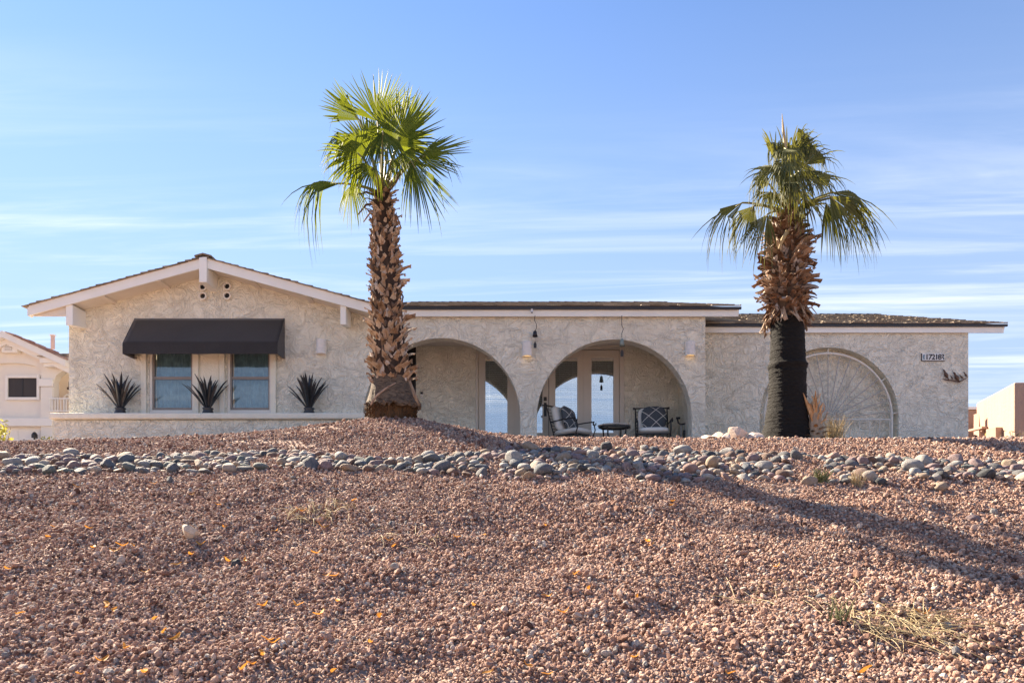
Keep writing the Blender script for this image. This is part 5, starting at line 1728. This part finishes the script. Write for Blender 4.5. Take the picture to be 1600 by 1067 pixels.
# fallen orange leaves
LEAF_PX = [(88, 829), (74, 843), (138, 830), (145, 860), (180, 866), (207, 860), (190, 859), (275, 891), (228, 901), (12, 896), (30, 967), (166, 953), (178, 961), (241, 976), (124, 1062), (198, 1023), (158, 1042), (226, 1062), (272, 1004), (257, 996), (356, 882), (384, 882), (300, 872), (315, 857), (392, 1045), (380, 1052), (350, 832),
           (300, 778), (340, 795), (470, 803), (505, 830), (430, 835), (552, 786), (495, 870), (512, 905), (523, 907), (527, 948), (593, 971), (500, 966), (408, 1035), (417, 1008), (410, 955), (466, 954), (740, 953), (615, 859), (606, 852), (757, 841), (430, 1010), (580, 1012), (762, 1058), (714, 845), (520, 1060),
           (852, 827), (1013, 854), (1019, 856), (880, 965), (993, 941), (855, 940), (920, 929), (824, 1050), (855, 1062), (1140, 1062), (992, 1037), (1214, 893), (1443, 964), (1350, 1062), (900, 905), (1052, 788), (1050, 794), (240, 762), (118, 765)]
def leaf_mesh(seed):
    r_ = random.Random(seed)
    vv, ff = [], []
    cu = r_.uniform(.3, 1.3)
    for j in range(7):
        t = j / 6
        w = .30 * math.sin(math.pi * min(1, t * .92 + .06)) ** .8
        x = t - .5
        z = cu * (x * x) * .8 + .05 * math.sin(t * 7)
        y = .12 * math.sin(t * 4)
        vv += [(x, y - w * .5, z + .06), (x, y, z), (x, y + w * .5, z + .06)]
    for j in range(6):
        a_, b_ = 3 * j, 3 * j + 3
        ff += [(a_, a_ + 1, b_ + 1, b_), (a_ + 1, a_ + 2, b_ + 2, b_ + 1)]
    return MB().add(vv, ff).mesh('fallen_leaf', M['orange_leaf'], True)
LM = [leaf_mesh(i) for i in range(6)]
ORD = ['first', 'second', 'third', 'fourth', 'fifth', 'sixth', 'seventh', 'eighth', 'ninth']
cols = ['leftmost strip', 'left window strip', 'right window strip', 'mound palm strip', 'glass door strip', 'patio chair strip', 'black palm strip', 'iron grille strip']
rows_ = ['just below the rock border', 'on the upper slope', 'halfway down the slope', 'on the lower slope', 'at the bottom edge']
cell = lambda q: (rows_[min(4, max(0, int((q[1] - 750) / 64)))], cols[min(7, int(q[0] / 200))])
for (x, y) in sorted(LEAF_PX):
    p = hit(x, y)
    o = link('fallen_leaf', rnd.choice(LM))
    s = rnd.uniform(.055, .095)
    o.scale = (s, s, s)
    o.location = p + U * rnd.uniform(.022, .036)
    o.rotation_euler = (rnd.uniform(-.6, .6), rnd.uniform(-.4, .4), rnd.uniform(0, 6.28))
    same = [q for q in sorted(LEAF_PX) if cell(q) == cell((x, y))]
    lab = f'curled orange fallen leaf {cell((x, y))[0]}, {cell((x, y))[1]}'
    if len(same) > 1: lab += f', {ORD[same.index((x, y))]} from left'
    tag(o, lab, 'leaf', 'fallen orange leaves on the gravel')

# dry straw and weeds in the gravel
p = hit(1400, 985)
tag(straw_tuft('dry_straw', p, 120, .09, .34, M['straw'], '', 31, lean=(.5, -.15), flat=.6, curl=.9, r=.0026, box=(.26, .16)), 'mat of pale dry straw lying on the right gravel slope', kind='stuff')
p = hit(1310, 975)
tag(straw_tuft('green_sprout', p, 22, .14, .09, M['weed'], '', 32, r=.0035, curl=.6), 'small grey green sprout beside the dry straw', 'weed')
p = hit(1255, 930)
tag(straw_tuft('loose_straw', p, 22, .05, .4, M['straw'], '', 33, lean=(-.2, 0), flat=.8, curl=1.2, r=.0022, box=(.5, .3)), 'scattered dry stems left of the straw mat', kind='stuff')
p = hit(500, 806)
tag(straw_tuft('dry_grass_patch', p, 60, .10, .22, M['straw'], '', 34, flat=.5, curl=1.0, r=.003, box=(.3, .14)), 'thin dry grass patch on the slope below the mound', kind='stuff')
p = hit(600, 845)
tag(straw_tuft('dry_stems', p, 16, .08, .25, M['straw'], '', 35, flat=.6, curl=1.0, r=.0025, box=(.45, .2)), 'few dry stems lying on the middle slope', kind='stuff')
p = hit(1283, 752, 6, 10)
tag(straw_tuft('green_weed', p, 70, .12, .12, M['weed'], '', 36, r=.004), 'grey green weed clump at the front of the rock border', 'weed')
p = hit(1337, 760, 6, 10)
tag(straw_tuft('dry_weed', p, 50, .14, .10, M['straw'], '', 37, r=.003), 'straw coloured weed clump left of the yellowish cream stone', 'weed')

# ------------------------------------------------------------------ left neighbour house
def neighbour_left():
    d = 25.0
    g = 1.35
    root = thing('neighbour_house', (pX(18, d), d, g), 'cream two storey neighbour house with arched window recess and clay tile roof at far left', 'house')
    wall = plain('neighbour_cream_stucco', (.82, .77, .68), .9, .04, 2, .25, 40)
    lightw = plain('neighbour_white_trim', (.86, .83, .76), .7, .03, 3)
    X = lambda x: pX(x, d)
    Z = lambda y: pZ(y, d)
    apx = X(19)
    xr = X(104)
    zap, zr = Z(523), Z(562)
    sl_ = (zap - zr) / (xr - apx)
    xl = apx - 3.4
    zl = zap - sl_ * (apx - xl)
    # front wall with the arched recess and the garage opening
    ax0, ax1 = X(-33), X(64.5)
    acx, aw = (ax0 + ax1) / 2, (ax1 - ax0) / 2
    zs_, rise = Z(579), Z(567) - Z(579)
    hole = [(ax0, Z(655)), (ax0, zs_)] + [(acx - aw * math.cos(math.pi * i / 20), zs_ + rise * math.sin(math.pi * i / 20)) for i in range(1, 20)] + [(ax1, zs_), (ax1, Z(655))]
    gx0, gx1 = X(-110), X(64.5)
    outl = [(xl, g), (gx0, g), (gx0, Z(667)), (gx1, Z(667)), (gx1, g), (X(84), g), (X(84), Z(595)), (X(88), Z(586)), (X(97), Z(580)), (X(118), Z(577)), (X(118), zr - .25), (xr - .1, zr - .12), (apx, zap - .05), (xl, zl - .05)]
    MB().plate([outl, hole], d, d + .3).build('front_wall', wall, root)
    MB().box(ax0 - .1, ax1 + .1, d + .12, d + .25, Z(656), Z(560)).build('recess_wall', wall, root)
    MB().box(X(118), X(200), d + .31, d + .6, g, zr - .2).build('side_wing_wall', wall, root)
    # window
    w = MB()
    a, b, c, e = X(11), X(56), Z(620), Z(590)
    t = .10
    w.box(a - t, a, d + .03, d + .11, c - t, e + t).box(b, b + t, d + .03, d + .11, c - t, e + t).box(a, b, d + .03, d + .11, e, e + t).box(a, b, d + .03, d + .11, c - t, c)
    wo = w.build('window', lightw, root, bevel=.01)
    MB().box(a, b, d + .07, d + .09, c, e).build('sun_screen', plain('dark_sun_screen', (.05, .045, .045), .8, .1, 30), wo)
    MB().box((a + b) / 2 - .012, (a + b) / 2 + .012, d + .06, d + .069, c, e).build('screen_bar', M['black_metal'], wo)
    # gable roof: fascia, tiles
    for sg in (-1, 1):
        e_ = xr + .25 if sg > 0 else xl - .3
        ze = zap - sl_ * abs(e_ - apx)
        lo_, hi_ = sorted([(apx, zap), (e_, ze)])
        MB().hexa([(lo_[0], d - .5, lo_[1] - .22), (hi_[0], d - .5, hi_[1] - .22), (hi_[0], d + .02, hi_[1] - .22), (lo_[0], d + .02, lo_[1] - .22)], [(lo_[0], d - .5, lo_[1]), (hi_[0], d - .5, hi_[1]), (hi_[0], d + .02, hi_[1]), (lo_[0], d + .02, lo_[1])]).build('gable_trim', lightw, root)
        MB().hexa([(lo_[0], d - .3, lo_[1] - .40), (hi_[0], d - .3, hi_[1] - .40), (hi_[0], d + .02, hi_[1] - .40), (lo_[0], d + .02, lo_[1] - .40)], [(lo_[0], d - .3, lo_[1] - .223), (hi_[0], d - .3, hi_[1] - .223), (hi_[0], d + .02, hi_[1] - .223), (lo_[0], d + .02, lo_[1] - .223)]).build('gable_trim', lightw, root)
        rows = []
        up = Vector((-sg, 0, sl_)).normalized()
        nrm = Vector((sg * sl_, 0, 1)).normalized()
        L = abs(e_ - apx) / abs(up.x)
        for i in range(int(L / .3)):
            p_ = Vector((e_, 0, ze)) + up * (.3 * i)
            rows.append((Vector((p_.x, d - .55, p_.z)) if sg < 0 else Vector((p_.x, d + 5, p_.z)), Vector((p_.x, d + 5, p_.z)) if sg < 0 else Vector((p_.x, d - .55, p_.z)), up, .3, nrm * 2.6))
        tabs(rows, M['roof_tile'], 'roof_tiles', 50 + sg, root)
    # attic vent box with louvres
    v = MB().box(X(9), X(34), d - .22, d - .002, Z(553), Z(533.5))
    vb = v.build('attic_vent', lightw, root, bevel=.02)
    MB().box(X(14.5), X(25.5), d - .232, d - .2205, Z(550), Z(535.5)).build('vent_opening', M['pipe'], vb)
    for i in range(6):
        z = Z(549.5) + i * .052
        MB().box(X(14.5), X(25.5), d - .25, d - .2325, z, z + .03).build('louvre', lightw, vb)
    # pilaster capital, band courses
    MB().box(X(61.5), X(84), d - .06, d - .001, Z(604), Z(592)).build('pilaster_capital', lightw, root, bevel=.015)
    MB().box(X(64.6), X(83), d - .035, d - .001, g, Z(605)).build('pilaster', wall, root)
    MB().box(X(-120), X(83.5), d - .09, d - .0365, Z(666), Z(653.5)).build('band_course', lightw, root, bevel=.01)
    # garage door with panels
    gd = MB().box(gx0, gx1, d + .12, d + .17, g, Z(667)).build('garage_door', lightw, root)
    for r in range(4):
        for cidx in range(5):
            w_ = (gx1 - gx0) / 5
            h_ = (Z(667) - g) / 4
            MB().box(gx0 + w_ * cidx + .1, gx0 + w_ * (cidx + 1) - .1, d + .105, d + .119, g + h_ * r + .09, g + h_ * (r + 1) - .09).build('door_panel', lightw, gd, bevel=.006)
    # eave of the balcony wing with dark tiles
    MB().box(X(72), X(200), d - .35, d - .02, Z(571), Z(562)).build('balcony_eave', lightw, root, bevel=.02)
    MB().box(X(76), X(200), d - .28, d - .021, Z(575.5), Z(571)).build('balcony_eave_trim', lightw, root, bevel=.01)
    rows = [(Vector((X(70), d - .40 + k * .24, Z(562) + .005 + k * .07)), Vector((X(200), d - .40 + k * .24, Z(562) + .005 + k * .07)), Vector((0, 1, .3)).normalized(), .26, Vector((0, -.3, 1)) * 2.4) for k in range(3)]
    tabs(rows, M['shingle'], 'balcony_roof_tiles', 71, root)
    # balcony interior, railing, pipe
    MB().box(X(30), X(200), d + 1.0, d + 1.1, Z(645), Z(566)).build('balcony_back_wall', wall, root)
    MB().box(X(70), X(200), d + .31, d + .99, Z(647), Z(643.5)).build('balcony_floor', wall, root)
    rl = MB()
    for yy in (623, 642.5):
        rl.box(X(78), X(200), d - .07, d - .065 + .03, Z(yy) - .02, Z(yy) + .02)
    ro_ = rl.build('balcony_railing', lightw, root)
    for k in range(18):
        xx = X(79) + k * .095
        MB().box(xx - .012, xx + .012, d - .062, d - .04, Z(642.5) + .021, Z(623) - .021).build('baluster', lightw, ro_)
    MB().tube([(X(86.5), d + .5, Z(643)), (X(86.5), d + .5, Z(615)), (X(90), d + .5, Z(612.5)), (X(100), d + .5, Z(612.5)), (X(101.5), d + .5, Z(605)), (X(101.5), d + .5, Z(590))], .035, 8).build('white_pipe', lightw, root)
    MB().box(X(92), X(99), d + .45, d + .6, Z(604), Z(600.5)).box(X(94.5), X(96.5), d + .45, d + .6, Z(600.5), Z(592)).build('balcony_light', M['copper'], root)
    # chimney
    cz = MB().box(pX(79, 30), pX(84, 30), 30, 30.08, pZ(545, 30), pZ(525, 30))
    ch = cz.build('chimney', plain('pale_chimney', (.62, .50, .42), .9, .08, 4), root)
    MB().box(pX(78.2, 30), pX(84.8, 30), 29.97, 30.11, pZ(524.6, 30), pZ(522.5, 30)).build('chimney_cap', wall, ch)
    MB().box(X(70), X(200), d + .31, d + .99, Z(568), Z(566)).build('balcony_ceiling', wall, root)
    # lantern beside the garage
    ln = thing('wall_lantern', (X(57), d - .1, Z(687)), 'black wall lantern beside the garage door of the cream neighbour', 'wall lantern')
    MB().box(X(55), X(59.5), d - .20, d - .02, Z(685), Z(679.5)).build('lantern_body', M['black_metal'], ln)
    MB().lathe([(.09, 0), (.05, .07), (.001, .1)], (X(57.2), d - .11, Z(679.5)), 8).build('lantern_roof', M['black_metal'], ln)
    MB().tube([(X(57.2), d - .11, Z(685)), (X(57.2), d - .11, Z(687.5))], .03, 6).build('finial', M['black_metal'], ln)
neighbour_left()
# yellow post and shrubs before the neighbour
d = 22.0
root = thing('yellow_post', (pX(14.5, d), d, 1.3), 'yellow bollard post in front of the cream neighbour garage', 'post')
MB().tube([(pX(14.5, d), d, 1.25), (pX(14.5, d), d, pZ(687.5, d))], .045, 10).build('post_shaft', plain('yellow_paint', (.75, .50, .03), .5), root)
MB().lathe([(.05, 0), (.05, .03), (.03, .06), (.001, .07)], (pX(14.5, d), d, pZ(687.5, d)), 10).build('post_cap', plain('yellow_cap', (.78, .54, .05), .5), root)
def shrub(x, ytop, d, w, mat, lab, seed, n=260):
    r_ = random.Random(seed)
    b = Vector((pX(x, d), d, 1.3))
    H = pZ(ytop, d) - 1.3
    root = thing('garden_shrub', tuple(b), lab, 'shrub', 'shrubs before the cream neighbour house')
    m = MB()
    for k in range(7):
        a = r_.uniform(0, 6.28)
        m.tube([b, b + Vector((math.cos(a) * w * .25, math.sin(a) * w * .25, H * .5)), b + Vector((math.cos(a) * w * .45, math.sin(a) * w * .45, H * .9))], [.02, .012, .005], 5)
    m.build('stems', M['dead_brown'], root)
    m = MB()
    for k in range(n):
        th, z = r_.uniform(0, 6.28), r_.uniform(.3, 1)
        rr = w * .5 * math.sqrt(r_.random()) * (.5 + .5 * math.sin(z * 2.6))
        c = b + Vector((rr * math.cos(th), rr * math.sin(th), H * z))
        u_ = Vector((r_.gauss(0, 1), r_.gauss(0, 1), r_.gauss(0, 1))).normalized() * .07
        v_ = u_.orthogonal().normalized() * .022
        m.add([c - u_, c + v_, c + u_, c - v_], [(0, 1, 2, 3)])
    m.build('foliage', mat, root)
M['yellow_leaf'] = leaf_mat('yellow_green_leaf', (.22, .22, .04), (.40, .36, .08), .35, (.45, .42, .06))
shrub(-6, 655, 20.0, .75, M['yellow_leaf'], 'yellow green shrub cut by the left picture edge', 1, 420)
shrub(42, 689, 22.5, .5, M['orange_leaf'], 'low orange dry shrub before the neighbour garage door', 2, 160)
shrub(78, 683, 22.5, .6, M['yellow_leaf'], 'low yellowish shrub right of the black lantern', 3, 200)

# ------------------------------------------------------------------ right neighbour house
def neighbour_right():
    pink = stucco('pink_adobe_stucco', (.43, .30, .235), .3, 4, .12)
    zt_ = pZ(597, 23.6)
    root = thing('adobe_house', (17, 24, 1.3), 'flat roofed pink adobe house glimpsed at the far right edge', 'house')
    ax, ay = pX(1585, 23.6), 23.6
    bx_, by_ = pX(1525.5, 27.2), 27.2
    cx_, cy_ = 24.0, 23.2
    MB().hexa([(ax, ay, 1.0), (cx_, cy_, 1.0), (cx_ + 1, by_, 1.0), (bx_, by_, 1.0)], [(ax, ay, zt_), (cx_, cy_, zt_), (cx_ + 1, by_, zt_), (bx_, by_, zt_)]).build('main_block', pink, root, bevel=.06)
    z2 = pZ(640, 28.0)
    x0, x1 = pX(1470, 28), pX(1527, 28)
    MB().box(x0, x1 + .8, 28.0, 31, 1.0, z2).build('rear_block', pink, root, bevel=.06)
    MB().box(x0 - .05, x1 + .1, 27.93, 31.05, z2 + .002, z2 + .10).build('parapet_cap', M['fascia'], root)
    MB().box(pX(1525, 27.9), pX(1527, 27.9), 27.90, 27.99, 1.0, pZ(661, 27.9)).build('doorway', M['dark_room'], root)
    # sloping buttress and small yard walls
    e0, e1 = pX(1528, 26.6), pX(1539, 26.0)
    MB().plate([[(pX(1526.5, 26.3), 1.0), (pX(1541, 26.3), 1.0), (pX(1527, 26.3), pZ(646, 26.3))]], 26.2, 26.5).build('buttress', pink, root)
    nrm = Vector((ay - by_, bx_ - ax, 0)).normalized()
    def onw(px_, y0, y1, w, dep, name, mat):
        t = (px_ - 1585) / (1525.5 - 1585)
        X_, Y_ = ax + (bx_ - ax) * t, ay + (by_ - ay) * t
        MB().box(X_ - dep, X_ - .01, Y_ - w / 2, Y_ + w / 2, pZ(y1, Y_), pZ(y0, Y_)).build(name, mat, root)
    onw(1564, 669, 700, .5, .30, 'yard_pier', pink)
    onw(1552, 675, 700, .6, .05, 'side_window', plain('amber_window', (.35, .22, .06), .4, .2, 8))
    onw(1538, 669, 672, .9, .35, 'small_canopy', pink)
neighbour_right()
d = 21.0
b = Vector((pX(1597, d), d, 1.3))
root = thing('desert_shrub', tuple(b), 'small dark shrub at the right edge before the adobe house', 'shrub')
r_ = random.Random(9)
m = MB()
for k in range(9):
    a = r_.uniform(0, 6.28)
    m.tube([b, b + Vector((math.cos(a) * .3, math.sin(a) * .3, (pZ(672, d) - 1.3)))], [.02, .006], 5)
m.build('stems', M['dead_brown'], root)
m = MB()
for k in range(420):
    th, z, q = r_.uniform(0, 6.28), r_.uniform(.2, 1), math.sqrt(r_.random())
    c = b + Vector((.55 * q * math.cos(th), .55 * q * math.sin(th), (pZ(671, d) - 1.3) * z))
    u_ = Vector((r_.gauss(0, 1), r_.gauss(0, 1), r_.gauss(0, 1))).normalized() * .06
    v_ = u_.orthogonal().normalized() * .02
    m.add([c - u_, c + v_, c + u_, c - v_], [(0, 1, 2, 3)])
m.build('foliage', leaf_mat('dark_shrub_leaf', (.05, .045, .025), (.12, .10, .05), .2, (.1, .1, .03)), root)
